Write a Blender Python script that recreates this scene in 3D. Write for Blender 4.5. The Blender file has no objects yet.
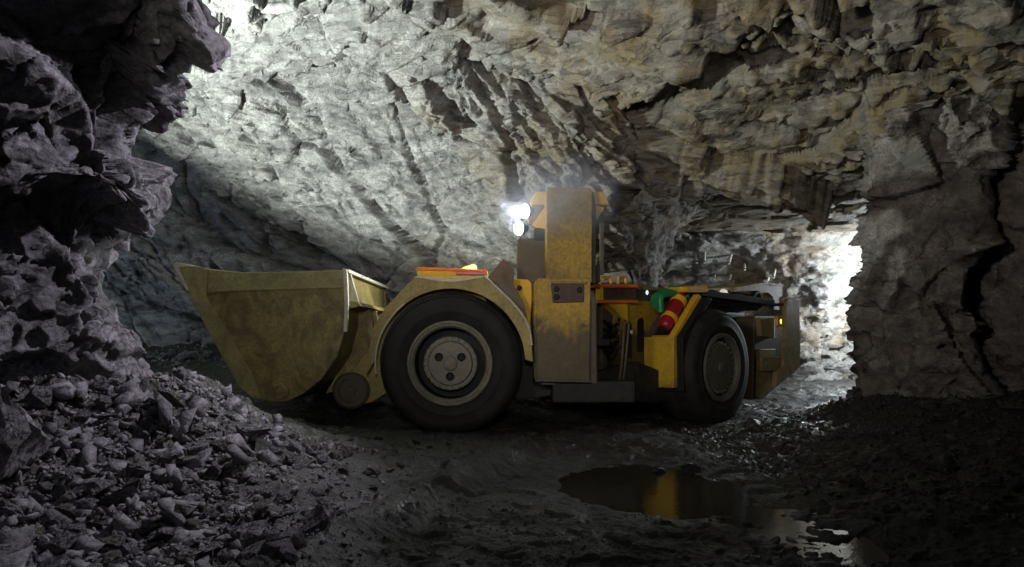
import bpy, bmesh, math, random
import numpy as np
from mathutils import Vector, Matrix, Euler

rnd = random.Random(11)
C = bpy.context.scene.collection
F_PX, CX, CY, CAM_H = 683.0, 512.0, 340.0, 1.13      # lens in pixels, principal column, horizon row, eye height

def at(px, py, Y):
    """a point of the place: image column/row seen at depth Y"""
    return ((px - CX) / F_PX * Y, Y, CAM_H - (py - CY) / F_PX * Y)

# ------------------------------------------------------------------ noise
def hsh(i, j, k, s):
    i = i.astype(np.int64); j = j.astype(np.int64); k = k.astype(np.int64)
    n = (i * 73856093) ^ (j * 19349663) ^ (k * 83492791) ^ (s * 2654435761)
    n = n & 0xFFFFFFFF
    n = ((n ^ (n >> 15)) * 0x2C1B3C6D) & 0xFFFFFFFF
    n = ((n ^ (n >> 12)) * 0x297A2D39) & 0xFFFFFFFF
    n = n ^ (n >> 15)
    return (n & 0xFFFFFF).astype(np.float64) / float(0x1000000)

def vnoise(P, s=0):
    f = np.floor(P); t = P - f
    t = t * t * (3 - 2 * t)
    i, j, k = f[:, 0], f[:, 1], f[:, 2]
    def c(a, b, d): return hsh(i + a, j + b, k + d, s)
    x0 = c(0,0,0)*(1-t[:,0]) + c(1,0,0)*t[:,0]
    x1 = c(0,1,0)*(1-t[:,0]) + c(1,1,0)*t[:,0]
    x2 = c(0,0,1)*(1-t[:,0]) + c(1,0,1)*t[:,0]
    x3 = c(0,1,1)*(1-t[:,0]) + c(1,1,1)*t[:,0]
    y0 = x0*(1-t[:,1]) + x1*t[:,1]; y1 = x2*(1-t[:,1]) + x3*t[:,1]
    return (y0*(1-t[:,2]) + y1*t[:,2]) * 2 - 1

def fbm(P, octs=4, s=0):
    a, v, tot = 1.0, 0.0, 0.0
    for o in range(octs):
        v = v + a * vnoise(P * (2.03 ** o) + 17.3 * o, s + o); tot += a; a *= 0.5
    return v / tot

def facet(P, size, seed, tilt=0.6, off=1.0, crack=0.0, crack_w=0.06):
    """broken blocky relief: each cell is a tilted plane, about -1..1; thin gaps open between cells"""
    Q = P / np.asarray(size)
    f = np.floor(Q)
    n = len(Q)
    d1 = np.full(n, 1e9); d2 = np.full(n, 1e9); h = np.zeros(n)
    for a in (-1, 0, 1):
        for b in (-1, 0, 1):
            for c in (-1, 0, 1):
                i, j, k = f[:,0]+a, f[:,1]+b, f[:,2]+c
                fx = i + hsh(i,j,k,seed); fy = j + hsh(i,j,k,seed+1); fz = k + hsh(i,j,k,seed+2)
                dx, dy, dz = Q[:,0]-fx, Q[:,1]-fy, Q[:,2]-fz
                d = dx*dx + dy*dy + dz*dz
                near = d < d1
                hh = off*(hsh(i,j,k,seed+3)*2-1) + tilt*((hsh(i,j,k,seed+4)*2-1)*dx + (hsh(i,j,k,seed+5)*2-1)*dy + (hsh(i,j,k,seed+6)*2-1)*dz)
                d2 = np.where(near, d1, np.minimum(d2, d))
                h = np.where(near, hh, h); d1 = np.where(near, d, d1)
    if crack:
        e = np.sqrt(d2) - np.sqrt(d1)
        h = h - crack * np.clip(1 - e / crack_w, 0, 1)
    return h

def rot_to(axis_deg_y=0, axis_deg_x=0, axis_deg_z=0):
    return np.array(Euler((math.radians(axis_deg_x), math.radians(axis_deg_y), math.radians(axis_deg_z))).to_matrix())

# ------------------------------------------------------------------ objects
def link(name, me, mat=None, parent=None):
    o = bpy.data.objects.new(name, me); C.objects.link(o)
    if mat is not None and me is not None: me.materials.append(mat)
    if parent is not None: o.parent = parent
    return o

def tag(o, label, cat, group=None, kind=None):
    if label: o['label'] = label
    if cat: o['category'] = cat
    if group: o['group'] = group
    if kind: o['kind'] = kind
    return o

def mesh_np(name, V, Fq):
    me = bpy.data.meshes.new(name)
    V = np.asarray(V, dtype=np.float32); Fq = np.asarray(Fq, dtype=np.int32)
    k = Fq.shape[1]
    me.vertices.add(len(V)); me.vertices.foreach_set('co', V.ravel())
    me.loops.add(Fq.size); me.loops.foreach_set('vertex_index', Fq.ravel())
    me.polygons.add(len(Fq))
    me.polygons.foreach_set('loop_start', np.arange(0, Fq.size, k, dtype=np.int32))
    me.update(calc_edges=True); me.validate()
    return me

def catmull(ctrl, n, dist=None):
    """ctrl (K,...) -> (n,...) along axis 0; dist: parameter positions 0..K-1"""
    K = ctrl.shape[0]
    t = np.linspace(0, K-1, n) if dist is None else dist
    i = np.clip(np.floor(t).astype(int), 0, K-2); u = t - i
    g = lambda q: ctrl[np.clip(q, 0, K-1)]
    p0, p1, p2, p3 = g(i-1), g(i), g(i+1), g(i+2)
    p0 = np.where((i == 0).reshape(-1, *([1]*(ctrl.ndim-1))), 2*p1-p2, p0)
    p3 = np.where((i == K-2).reshape(-1, *([1]*(ctrl.ndim-1))), 2*p2-p1, p3)
    u = u.reshape(-1, *([1]*(ctrl.ndim-1)))
    return 0.5*((2*p1) + (p2-p0)*u + (2*p0-5*p1+4*p2-p3)*u*u + (3*p1-p0-3*p2+p3)*u**3)

def even(ctrl_line, n):
    """parameters that space n points evenly along the poly-line of control points"""
    d = np.linalg.norm(np.diff(ctrl_line, axis=0), axis=1); s = np.concatenate([[0], np.cumsum(d)])
    return np.interp(np.linspace(0, s[-1], n), s, np.arange(len(s)))

def patch(name, net, step, disp, mat, flip=False, kind='structure'):
    net = np.asarray(net, float)                     # rows x columns x 3
    mr = net[:, net.shape[1]//2]; mc = net[net.shape[0]//2]
    lr = np.linalg.norm(np.diff(mr, axis=0), axis=1).sum(); lc = np.linalg.norm(np.diff(mc, axis=0), axis=1).sum()
    nr, nc = max(8, int(lr/step)), max(8, int(lc/step))
    A = catmull(net, nr, even(mr, nr)); A = np.swapaxes(catmull(np.swapaxes(A, 0, 1), nc, even(mc, nc)), 0, 1)
    du = np.gradient(A, axis=1); dv = np.gradient(A, axis=0)
    N = np.cross(du, dv); N /= np.linalg.norm(N, axis=2, keepdims=True) + 1e-9
    if flip: N = -N
    P = A.reshape(-1, 3); Nf = N.reshape(-1, 3)
    P = P + Nf * disp(P)[:, None]
    G = P.reshape(nr, nc, 3).copy()                    # one light smoothing pass takes the saw teeth off the ledges
    G[1:-1,1:-1] = .80*G[1:-1,1:-1] + .05*(G[:-2,1:-1] + G[2:,1:-1] + G[1:-1,:-2] + G[1:-1,2:])
    P = G.reshape(-1, 3)
    idx = np.arange(nr*nc).reshape(nr, nc)
    q = np.stack([idx[:-1,:-1], idx[:-1,1:], idx[1:,1:], idx[1:,:-1]], -1).reshape(-1, 4)
    if flip: q = q[:, ::-1]
    o = link(name, mesh_np(name, P, q), mat)
    if kind: o['kind'] = kind
    return o

# ------------------------------------------------------------------ materials
class NT:
    def __init__(s, name):
        s.m = bpy.data.materials.new(name); s.m.use_nodes = True; s.t = s.m.node_tree; s.t.nodes.clear()
        s.out = s.n('ShaderNodeOutputMaterial')
    def n(s, typ, **kw):
        nd = s.t.nodes.new(typ)
        for k, v in kw.items(): setattr(nd, k, v)
        return nd
    def l(s, a, b): s.t.links.new(a, b)
    def val(s, sock, v):
        if isinstance(v, bpy.types.NodeSocket): s.l(v, sock)
        else: sock.default_value = v
    def noise(s, vec, scale, detail=4, rough=0.55, dist=0.0):
        nd = s.n('ShaderNodeTexNoise'); nd.inputs['Scale'].default_value = scale; nd.inputs['Detail'].default_value = detail
        nd.inputs['Roughness'].default_value = rough; nd.inputs['Distortion'].default_value = dist
        s.l(vec, nd.inputs['Vector']); return nd.outputs['Fac']
    def voro(s, vec, scale, feature='F1', out='Distance'):
        nd = s.n('ShaderNodeTexVoronoi', feature=feature); nd.inputs['Scale'].default_value = scale
        s.l(vec, nd.inputs['Vector']); return nd.outputs[out]
    def ramp(s, fac, stops, interp='LINEAR'):
        nd = s.n('ShaderNodeValToRGB'); cr = nd.color_ramp; cr.interpolation = interp
        while len(cr.elements) < len(stops): cr.elements.new(0.5)
        for e, (p, c) in zip(cr.elements, stops):
            e.position = p; e.color = (*c, 1) if not isinstance(c, (int, float)) else (c, c, c, 1)
        s.l(fac, nd.inputs['Fac']); return nd.outputs['Color']
    def mix(s, fac, a, b, mode='MIX'):
        nd = s.n('ShaderNodeMix', data_type='RGBA', blend_type=mode)
        s.val(nd.inputs[0], fac)
        for sock, v in ((nd.inputs[6], a), (nd.inputs[7], b)):
            if isinstance(v, tuple): sock.default_value = (*v, 1)
            else: s.l(v, sock)
        return nd.outputs[2]
    def math(s, op, a, b=0.0, clamp=False):
        nd = s.n('ShaderNodeMath', operation=op, use_clamp=clamp); s.val(nd.inputs[0], a); s.val(nd.inputs[1], b); return nd.outputs[0]
    def mapping(s, vec, scale=(1,1,1), rot=(0,0,0)):
        nd = s.n('ShaderNodeMapping'); nd.inputs['Scale'].default_value = scale; nd.inputs['Rotation'].default_value = rot
        s.l(vec, nd.inputs['Vector']); return nd.outputs['Vector']
    def coord(s): return s.n('ShaderNodeTexCoord').outputs['Object']
    def bump(s, h, strength=0.5, dist=0.02, normal=None):
        nd = s.n('ShaderNodeBump'); nd.inputs['Strength'].default_value = strength; nd.inputs['Distance'].default_value = dist
        s.l(h, nd.inputs['Height'])
        if normal is not None: s.l(normal, nd.inputs['Normal'])
        return nd.outputs['Normal']
    def bsdf(s, col, rough=0.6, metal=0.0, normal=None, spec=0.5, emit=None, estr=0.0):
        b = s.n('ShaderNodeBsdfPrincipled')
        for k, v in (('Base Color', col), ('Roughness', rough), ('Metallic', metal)):
            if isinstance(v, tuple): b.inputs[k].default_value = (*v, 1)
            else: s.val(b.inputs[k], v)
        b.inputs['Specular IOR Level'].default_value = spec
        if normal is not None: s.l(normal, b.inputs['Normal'])
        if emit: b.inputs['Emission Color'].default_value = (*emit, 1); b.inputs['Emission Strength'].default_value = estr
        s.l(b.outputs[0], s.out.inputs['Surface']); return s.m

def rock_mat(name, light, dark, stain, stain_amt=0.35, strata=(0,0,0), sscale=(1,1,3), rough=0.8, spec=0.35, bump=1.0, crack_scale=1.4, other=None):
    k = NT(name); c = k.coord()
    sv = k.mapping(c, sscale, strata)
    big = k.noise(c, 0.7, 5, 0.6, 0.4); mid = k.noise(sv, 2.2, 8, 0.68, 0.6); fine = k.noise(c, 30, 6, 0.7)
    if other:                                            # pale rock gives way to brown rock towards +x
        sx = k.n('ShaderNodeSeparateXYZ'); k.l(c, sx.inputs[0])
        mr = k.n('ShaderNodeMapRange'); k.l(k.math('ADD', sx.outputs['X'], k.math('MULTIPLY', k.math('SUBTRACT', big, 0.5), 7.0)), mr.inputs[0])
        mr.inputs[1].default_value = -1.3; mr.inputs[2].default_value = 1.6
        lt, dk_ = k.mix(mr.outputs[0], light, other[0]), k.mix(mr.outputs[0], dark, other[1])
        base = k.mix(k.ramp(mid, [(0.36, 0.0), (0.62, 1.0)]), dk_, lt)
        base = k.mix(k.math('MULTIPLY', mr.outputs[0], k.ramp(k.noise(c, 1.3, 6, .65, .5), [(.46, 0.0), (.58, .85)])), base, other[2])
    else:
        base = k.mix(k.ramp(mid, [(0.36, 0.0), (0.62, 1.0)]), dark, light)
    base = k.mix(k.ramp(fine, [(0.38, 0.75), (0.60, 0.0)]), base, dark)
    st = k.ramp(big, [(0.55 - 0.15*stain_amt, 0.0), (0.78 - 0.2*stain_amt, 1.0)])
    base = k.mix(k.math('MULTIPLY', st, stain_amt), base, stain)
    wn = k.n('ShaderNodeTexNoise'); wn.inputs['Scale'].default_value = 2.2; wn.inputs['Detail'].default_value = 5; k.l(c, wn.inputs['Vector'])
    wv = k.n('ShaderNodeMix', data_type='RGBA', blend_type='ADD'); wv.inputs[0].default_value = 0.22; k.l(sv, wv.inputs[6]); k.l(wn.outputs['Color'], wv.inputs[7])
    where = k.ramp(k.noise(c, 0.9, 3, 0.6), [(0.55, 0.0), (0.66, 1.0)])
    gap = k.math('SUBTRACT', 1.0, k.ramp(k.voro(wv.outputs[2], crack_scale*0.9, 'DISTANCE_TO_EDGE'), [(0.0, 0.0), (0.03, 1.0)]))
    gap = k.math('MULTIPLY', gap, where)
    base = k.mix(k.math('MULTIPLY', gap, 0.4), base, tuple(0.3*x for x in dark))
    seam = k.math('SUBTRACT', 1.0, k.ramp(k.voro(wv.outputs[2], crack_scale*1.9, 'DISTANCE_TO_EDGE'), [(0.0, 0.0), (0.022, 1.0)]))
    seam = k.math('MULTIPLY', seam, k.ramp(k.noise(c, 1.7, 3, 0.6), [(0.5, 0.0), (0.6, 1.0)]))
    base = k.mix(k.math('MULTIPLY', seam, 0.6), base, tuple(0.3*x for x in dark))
    rg = k.n('ShaderNodeTexNoise', noise_type='RIDGED_MULTIFRACTAL'); rg.inputs['Scale'].default_value = 1.6; rg.inputs['Detail'].default_value = 9; rg.inputs['Roughness'].default_value = 0.62; rg.inputs['Distortion'].default_value = 0.5
    k.l(sv, rg.inputs['Vector'])
    blk = k.n('ShaderNodeTexVoronoi', feature='F1'); blk.inputs['Scale'].default_value = crack_scale*4.2; k.l(wv.outputs[2], blk.inputs['Vector'])
    cellh = k.n('ShaderNodeSeparateColor'); k.l(blk.outputs['Color'], cellh.inputs[0])
    def plates(scale):                                   # every cell of the broken face is a plane with its own tilt
        v = k.n('ShaderNodeTexVoronoi', feature='F1'); v.inputs['Scale'].default_value = scale; k.l(wv.outputs[2], v.inputs['Vector'])
        d = k.n('ShaderNodeVectorMath', operation='SUBTRACT'); k.l(wv.outputs[2], d.inputs[0]); k.l(v.outputs['Position'], d.inputs[1])
        cc = k.n('ShaderNodeVectorMath', operation='SUBTRACT'); k.l(v.outputs['Color'], cc.inputs[0]); cc.inputs[1].default_value = (.5,.5,.5)
        dp = k.n('ShaderNodeVectorMath', operation='DOT_PRODUCT'); k.l(d.outputs[0], dp.inputs[0]); k.l(cc.outputs[0], dp.inputs[1])
        return k.math('MULTIPLY', dp.outputs['Value'], 5.5)
    h = k.math('ADD', k.math('MULTIPLY', mid, 0.40), k.math('MULTIPLY', rg.outputs['Fac'], 0.14))
    h = k.math('ADD', h, k.math('ADD', plates(crack_scale*1.9), plates(crack_scale*4.6)))
    h = k.math('ADD', h, k.math('ADD', k.math('MULTIPLY', cellh.outputs[0], 0.10), k.math('MULTIPLY', fine, 0.14)))
    h = k.math('SUBTRACT', h, k.math('MULTIPLY', gap, 0.12))
    n1 = k.bump(h, 0.95*bump, 0.13)
    n2 = k.bump(k.noise(c, 95, 3, 0.6), 0.3*bump, 0.007, n1)
    return k.bsdf(base, rough, 0.0, n2, spec)

def paint_mat(name, col, mud=(0.09,0.08,0.06), mud_amt=0.5, rust=(0.10,0.045,0.02), rust_amt=0.3, rough=0.5, scale=1.0, top=None, bump=0.4, blotch=0.0):
    """painted steel with scratches, rust and dried mud; top = height (m) under which splashed mud has dried on"""
    k = NT(name); c = k.coord()
    n1 = k.noise(c, 2.3*scale, 8, 0.68, 0.8); n2 = k.noise(c, 9*scale, 8, 0.75, 0.5); n3 = k.noise(k.mapping(c, (14, 14, 2.0)), 2.0*scale, 5, 0.7)
    base = k.mix(k.ramp(n2, [(0.52, 0.0), (0.72, rust_amt)]), col, rust)
    base = k.mix(k.ramp(n3, [(0.5, 0.0), (0.8, 0.55*mud_amt)]), base, mud)
    m = k.ramp(n1, [(0.5 - 0.2*mud_amt, 0.0), (0.80 - 0.2*mud_amt, 0.9*mud_amt)])
    base = k.mix(m, base, mud)
    if top is not None:
        z = k.n('ShaderNodeSeparateXYZ'); k.l(c, z.inputs[0])
        zz = k.math('ADD', z.outputs['Z'], k.math('MULTIPLY', k.math('SUBTRACT', n1, 0.5), 1.3))
        hm = k.n('ShaderNodeMapRange'); k.l(zz, hm.inputs[0]); hm.inputs[1].default_value = top + 0.12; hm.inputs[2].default_value = top - 0.12
        base = k.mix(k.math('MULTIPLY', hm.outputs[0], 0.88), base, mud)
    if blotch: base = k.mix(k.ramp(k.noise(k.mapping(c, (1, 1, .7)), 2.6, 9, .72, 1.2), [(.44, 0.0), (.62, blotch)]), base, (.085, .052, .018))
    n4 = k.noise(c, 24*scale, 8, 0.78, 0.3)
    base = k.mix(k.ramp(n4, [(0.46, 0.0), (0.62, 0.75*mud_amt)]), base, tuple(.7*x for x in mud))
    sc_ = k.noise(k.mapping(c, (3, 3, 30), (0, .5, 0)), 3*scale, 3, 0.6)
    base = k.mix(k.ramp(sc_, [(0.66, 0.0), (0.74, 0.5*rust_amt)]), base, tuple(min(1, 1.3*x+.05) for x in col))
    r = k.math('ADD', k.math('MULTIPLY', n2, 0.5), rough - 0.2)
    return k.bsdf(base, r, 0.0, k.bump(k.math('ADD', n2, k.math('MULTIPLY', n1, 0.5)), bump, 0.012), 0.4)

def plain_mat(name, col, rough=0.5, metal=0.0, var=0.25, scale=8, bump=0.2, spec=0.5):
    k = NT(name); c = k.coord(); n = k.noise(c, scale, 6, 0.65)
    base = k.mix(k.ramp(n, [(0.35, 0.0), (0.7, 1.0)]), tuple(x*(1-var) for x in col), tuple(min(1, x*(1+var)) for x in col))
    return k.bsdf(base, k.math('ADD', k.math('MULTIPLY', n, 0.3), rough-0.15), metal, k.bump(n, bump, 0.01), spec)

def glow_mat(name, col, strength):
    k = NT(name); return k.bsdf((0.8,0.8,0.8), 0.3, 0, None, 0.5, col, strength)

def floor_mat():
    k = NT('wet_mine_floor'); c = k.coord()
    big = k.noise(c, 0.55, 5, 0.6, 0.5); mid = k.noise(c, 5, 8, 0.7, 0.3); fine = k.noise(c, 38, 6, 0.72)
    vor = k.voro(c, 26, 'F1'); vor2 = k.voro(c, 9, 'F1')
    base = k.mix(k.ramp(mid, [(0.3, 0.0), (0.7, 1.0)]), (0.022,0.022,0.020), (0.075,0.071,0.060))
    base = k.mix(k.ramp(big, [(0.45, 0.0), (0.7, 0.6)]), base, (0.052,0.058,0.040))
    base = k.mix(k.ramp(fine, [(0.4, 0.6), (0.7, 0.0)]), base, (0.02,0.02,0.02))
    wet = k.ramp(k.noise(c, 0.9, 4, 0.6, 0.8), [(0.42, 0.78), (0.60, 0.30)])
    h = k.math('ADD', k.math('MULTIPLY', mid, 0.5), k.math('ADD', k.math('MULTIPLY', vor, 0.30), k.math('ADD', k.math('MULTIPLY', vor2, 0.25), k.math('MULTIPLY', fine, 0.40))))
    return k.bsdf(base, wet, 0.0, k.bump(h, 0.9, 0.035), 0.45)

M = {}
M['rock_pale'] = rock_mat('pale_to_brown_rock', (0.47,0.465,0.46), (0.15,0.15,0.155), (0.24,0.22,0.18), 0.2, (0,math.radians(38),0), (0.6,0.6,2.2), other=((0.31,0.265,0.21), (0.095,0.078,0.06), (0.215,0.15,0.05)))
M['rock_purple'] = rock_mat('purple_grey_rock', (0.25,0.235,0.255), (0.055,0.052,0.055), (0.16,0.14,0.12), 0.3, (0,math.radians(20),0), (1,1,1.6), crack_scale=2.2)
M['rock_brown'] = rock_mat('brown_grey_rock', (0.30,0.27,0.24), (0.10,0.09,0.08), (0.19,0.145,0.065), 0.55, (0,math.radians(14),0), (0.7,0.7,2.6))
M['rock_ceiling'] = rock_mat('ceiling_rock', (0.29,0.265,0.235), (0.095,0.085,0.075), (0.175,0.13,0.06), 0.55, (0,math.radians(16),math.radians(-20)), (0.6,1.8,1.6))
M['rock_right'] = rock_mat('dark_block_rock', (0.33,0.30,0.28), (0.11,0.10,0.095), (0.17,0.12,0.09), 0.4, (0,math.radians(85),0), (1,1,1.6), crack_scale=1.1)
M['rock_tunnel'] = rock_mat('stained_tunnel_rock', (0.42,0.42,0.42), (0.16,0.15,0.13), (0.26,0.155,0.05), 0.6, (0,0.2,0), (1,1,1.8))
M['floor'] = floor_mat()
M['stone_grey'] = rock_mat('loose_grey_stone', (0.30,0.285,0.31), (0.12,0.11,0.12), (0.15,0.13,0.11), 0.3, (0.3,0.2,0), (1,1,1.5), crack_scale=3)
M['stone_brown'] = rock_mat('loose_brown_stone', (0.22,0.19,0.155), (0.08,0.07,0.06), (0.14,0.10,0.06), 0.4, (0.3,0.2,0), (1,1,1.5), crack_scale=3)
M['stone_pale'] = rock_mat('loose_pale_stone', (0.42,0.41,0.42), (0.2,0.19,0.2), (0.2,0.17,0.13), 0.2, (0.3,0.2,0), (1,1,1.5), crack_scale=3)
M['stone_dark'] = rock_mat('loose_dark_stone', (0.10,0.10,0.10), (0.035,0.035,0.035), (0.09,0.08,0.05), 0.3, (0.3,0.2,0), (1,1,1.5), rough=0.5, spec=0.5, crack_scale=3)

# ------------------------------------------------------------------ ground
PILLAR_LINE = [(-4.6, 3.4), (-3.35, 4.55), (-2.75, 5.25), (-3.3, 7.0)]
def seg_dist(x, y, pts):
    best = np.full(x.shape, 1e9)
    for (ax, ay), (bx, by) in zip(pts, pts[1:]):
        dx, dy = bx-ax, by-ay; t = np.clip(((x-ax)*dx + (y-ay)*dy)/(dx*dx+dy*dy), 0, 1)
        best = np.minimum(best, np.hypot(x-ax-t*dx, y-ay-t*dy))
    return best
def sm(a, b, x):
    t = np.clip((x-a)/(b-a), 0, 1); return t*t*(3-2*t)
def ground(x, y, rough=True):
    x = np.asarray(x, float); y = np.asarray(y, float)
    z = 0.85*sm(8.2, 13.4, y)*(1-sm(-4.0, 1.5, x))                     # the drift climbs away to the left
    z = z - 0.115*sm(0.8, 2.8, x)*sm(6.5, 8.5, y)*(1-sm(11.5, 13, y))
    z = z + 0.14*sm(12, 15, y)*sm(2, 5, x)
    d = seg_dist(x, y, PILLAR_LINE)
    z = z + 0.80*np.exp(-(d/0.85)**1.25)*sm(1.5, 3.4, y)               # rubble fan at the left pillar
    dr = seg_dist(x, y, [(4.7, 10.4), (5.4, 9.6), (7.0, 9.0), (9, 8)])
    z = z + 0.42*np.exp(-(dr/0.75)**1.5) * sm(4.3, 5.2, x)
    z = z + 0.22*sm(2.2, 4.2, x)*(1-sm(8.5, 10, y))
    # wheel rut: ground steps down along a line running to the camera
    e = (x - (-0.93))*(7.0-3.5) - (y - 3.5)*(0.08+0.93); e = e/math.hypot(3.5, 1.01)
    step = sm(-0.10, 0.16, e)*(1 - sm(7.2, 8.2, y))
    z = z - 0.09*step + 0.05*np.exp(-((e+0.14)/0.10)**2)*(1 - sm(7.2, 8.2, y))
    z = z - 0.10*np.exp(-(((x-1.15)/0.95)**2 + ((y-5.9)/1.25)**2)**1.6)
    z = z - 0.05*np.exp(-(((x-2.0)/0.5)**2 + ((y-4.5)/0.9)**2))
    z = z + 0.62*sm(12.4, 13.6, y)*(1-sm(-3, -0.5, x))*0.35
    if rough:
        P = np.stack([x, y, np.zeros_like(x)], -1)
        P = P.reshape(-1, 3)
        calm = 1 - 0.75*np.exp(-(((P[:,0]-1.15)/0.9)**2 + ((P[:,1]-5.9)/1.2)**2)**2)
        q = 0.045*fbm(P*1.3, 4, 5) + 0.022*fbm(P*6.0, 4, 9)
        heap = np.exp(-(d.reshape(-1)/1.0)**2)
        q = q + (0.025 + 0.05*heap)*facet(P + 0.15*fbm(P*2, 2, 3)[:,None], (0.22,0.22,0.22), 31, 0.9, 0.7) * calm
        q = q + 0.010*facet(P, (0.07,0.07,0.07), 37, 1.0, 0.9) * calm
        z = z + (q*np.where(calm < 1, calm*0.7+0.3, 1)).reshape(z.shape)
    return z
def gz(x, y, rough=False): return float(ground(np.array([x]), np.array([y]), rough)[0])

def build_floor():
    ys = np.concatenate([np.linspace(-2.0, 2.6, 24, endpoint=False), np.geomspace(2.6, 19.0, 520)])
    xs_n = 560
    t = np.linspace(-1, 1, xs_n)
    X = np.outer(np.maximum(2.2, ys*0.80) + 1.2, t) ; Y = np.repeat(ys[:, None], xs_n, 1)
    X = X + 0.0
    Z = ground(X, Y)
    P = np.stack([X, Y, Z], -1).reshape(-1, 3)
    idx = np.arange(P.shape[0]).reshape(X.shape)
    q = np.stack([idx[:-1,:-1], idx[:-1,1:], idx[1:,1:], idx[1:,:-1]], -1).reshape(-1, 4)
    me = mesh_np('floor', P, q)
    me.polygons.foreach_set('use_smooth', np.ones(len(me.polygons), dtype=bool))
    o = link('floor', me, M['floor']); o['kind'] = 'structure'
build_floor()

# ------------------------------------------------------------------ rock walls
R_diag = rot_to(axis_deg_y=45); R_low = rot_to(axis_deg_y=16, axis_deg_z=-15); R_vert = rot_to(axis_deg_y=8)
def relief(R, sizes, amps, seed, cracks=0.25, fine=0.03, warp=0.12, wfreq=0.9, bias=0.0, tilt=1.25, off=0.85):
    def f(P):
        W = P + warp*np.stack([fbm(P*wfreq, 3, seed+50), fbm(P*wfreq, 3, seed+51), fbm(P*wfreq, 3, seed+52)], -1)
        Q = W @ R
        d = 0.0
        for n, (s, a) in enumerate(zip(sizes, amps)):
            broken = 1.0 if n == 0 else 0.30 + 1.5*sm(-0.12, 0.30, fbm(P*0.7 + 9.1*n, 3, seed+80+n))
            d = d + a*broken*facet(Q + (0.14*min(s))*fbm(P*(1.2/min(s)), 3, seed+70+n)[:, None], s, seed + 7*n, tilt, off, cracks, 0.05)
        return d + bias + fine*fbm(P*9, 4, seed+90) + 0.14*fbm(P*0.8, 4, seed+95)
    return f

def wall_net(cols, rows):
    """cols: list of (x, y, base z, top z, lean) ; lean = (lx, ly) of the shoulder; rows: list of (height fraction, lean fraction)"""
    return [[(x + lx*g, y + ly*g, zb + (zt-zb)*h) for (x, y, zb, zt, (lx, ly)) in cols] for h, g in rows]

# the far wall of the left drift, from behind the near pillar to the rock nose behind the cab, curving over into the roof
cols = [(-12.5, 10.5, -.3, 6.0, (1.5,-1.5)), (-9.5, 12.6, -.3, 6.0, (0.8,-2.4)), (-6.6, 13.5, -.3, 6.1, (0.4,-2.8)), (-4.2, 13.4, -.3, 6.1, (0.1,-3.0)),
        (-2.0, 12.9, -.3, 6.0, (0,-2.6)), (-0.6, 12.2, -.3, 5.9, (0,-1.8)), (0.35, 11.5, -.3, 5.8, (0,-1.0)), (1.0, 11.15, -.3, 5.7, (0.0,-.7)), (1.8, 11.6, -.3, 5.6, (0.2,-.6)), (2.6, 13.0, -.3, 5.5, (.3,-.3))]
rows = [(0, 0), (.22, .02), (.45, .08), (.62, .2), (.76, .42), (.88, .72), (.97, 1.05), (1.02, 1.5)]
patch('wall_back', wall_net(cols, rows), 0.026,
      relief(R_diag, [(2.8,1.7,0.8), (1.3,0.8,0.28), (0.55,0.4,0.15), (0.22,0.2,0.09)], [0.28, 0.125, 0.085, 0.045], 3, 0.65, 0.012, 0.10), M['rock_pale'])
# the tunnel beyond the cab: its left side, the dark end where it swings left, and the bright right side
cols = [(1.6, 11.7, -.3, 4.0, (.25,-.15)), (2.3, 12.7, -.3, 4.0, (.35,-.2)), (2.8, 14.1, -.3, 4.0, (.35,-.2)), (2.6, 15.6, -.3, 4.0, (.4,-.1)), (1.2, 17.0, -.3, 4.0, (.4,-.2)), (2.2, 18.6, -.3, 4.0, (.2,-.6)), (4.2, 18.6, -.3, 4.0, (-.1,-.7)), (5.6, 18.0, -.3, 4.0, (-.5,-.5)), (6.5, 17.6, -.3, 4.0, (-.7,-.25)), (7.0, 16.9, -.3, 4.0, (-.8,-.1)), (7.7, 16.6, -.3, 4.0, (-.5,-.3)), (8.8, 17.0, -.3, 4.0, (-.1,-.5)), (10.5, 16.4, -.3, 4.0, (0,-.5))]
rows = [(0, 0), (.25, 0), (.45, .08), (.6, .3), (.73, .7), (.83, 1.25), (.90, 2.0), (.94, 3.0)]
patch('wall_tunnel', wall_net(cols, rows), 0.05,
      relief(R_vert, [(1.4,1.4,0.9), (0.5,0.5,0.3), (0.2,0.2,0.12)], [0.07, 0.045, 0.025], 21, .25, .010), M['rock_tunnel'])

def ceil_z(x, y):
    z = 5.5 - 0.0*x
    left = sm(-7, -3, x)
    right = sm(-0.5, 4.5, x)
    z = 5.6 + 0*y
    zr = 5.05 - 1.35*sm(7.2, 12.2, y) - 0.55*sm(3.2, 7.5, x)*sm(3.5, 9, y)
    z = z*(1-right) + zr*right
    near_l = sm(2.2, 3.2, -x - 0.0*y)*(1 - sm(5.0, 6.2, y))
    z = z*(1-near_l) + 3.9*near_l
    tun = sm(10.9, 12.4, y)*sm(1.0, 2.4, x)
    z = z*(1-tun) + (3.72 - 0.22*sm(12.5, 14.6, y) + 0.6*sm(14.8, 16.5, y) - .75*np.clip((4.3-x)/2.3, 0, 1.05)**3.2)*tun
    return z
def build_ceiling():
    xs = np.linspace(-11, 13, 41); ys = np.linspace(-1.0, 19.5, 36)
    X, Y = np.meshgrid(xs, ys); net = np.stack([X, Y, ceil_z(X, Y)], -1)
    rel = relief(R_low, [(2.6,1.5,1.0), (1.2,0.5,0.4), (0.5,0.26,0.2), (.2,.16,.12)], [0.34, 0.18, 0.08, .03], 41, .3, .012, .12)
    calm = lambda P: rel(P)*(1 - .80*sm(10.8, 12.3, P[:,1])*sm(1.0, 2.4, P[:,0]))      # the bored tunnel has a smoother roof
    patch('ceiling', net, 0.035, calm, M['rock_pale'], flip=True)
build_ceiling()

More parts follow.
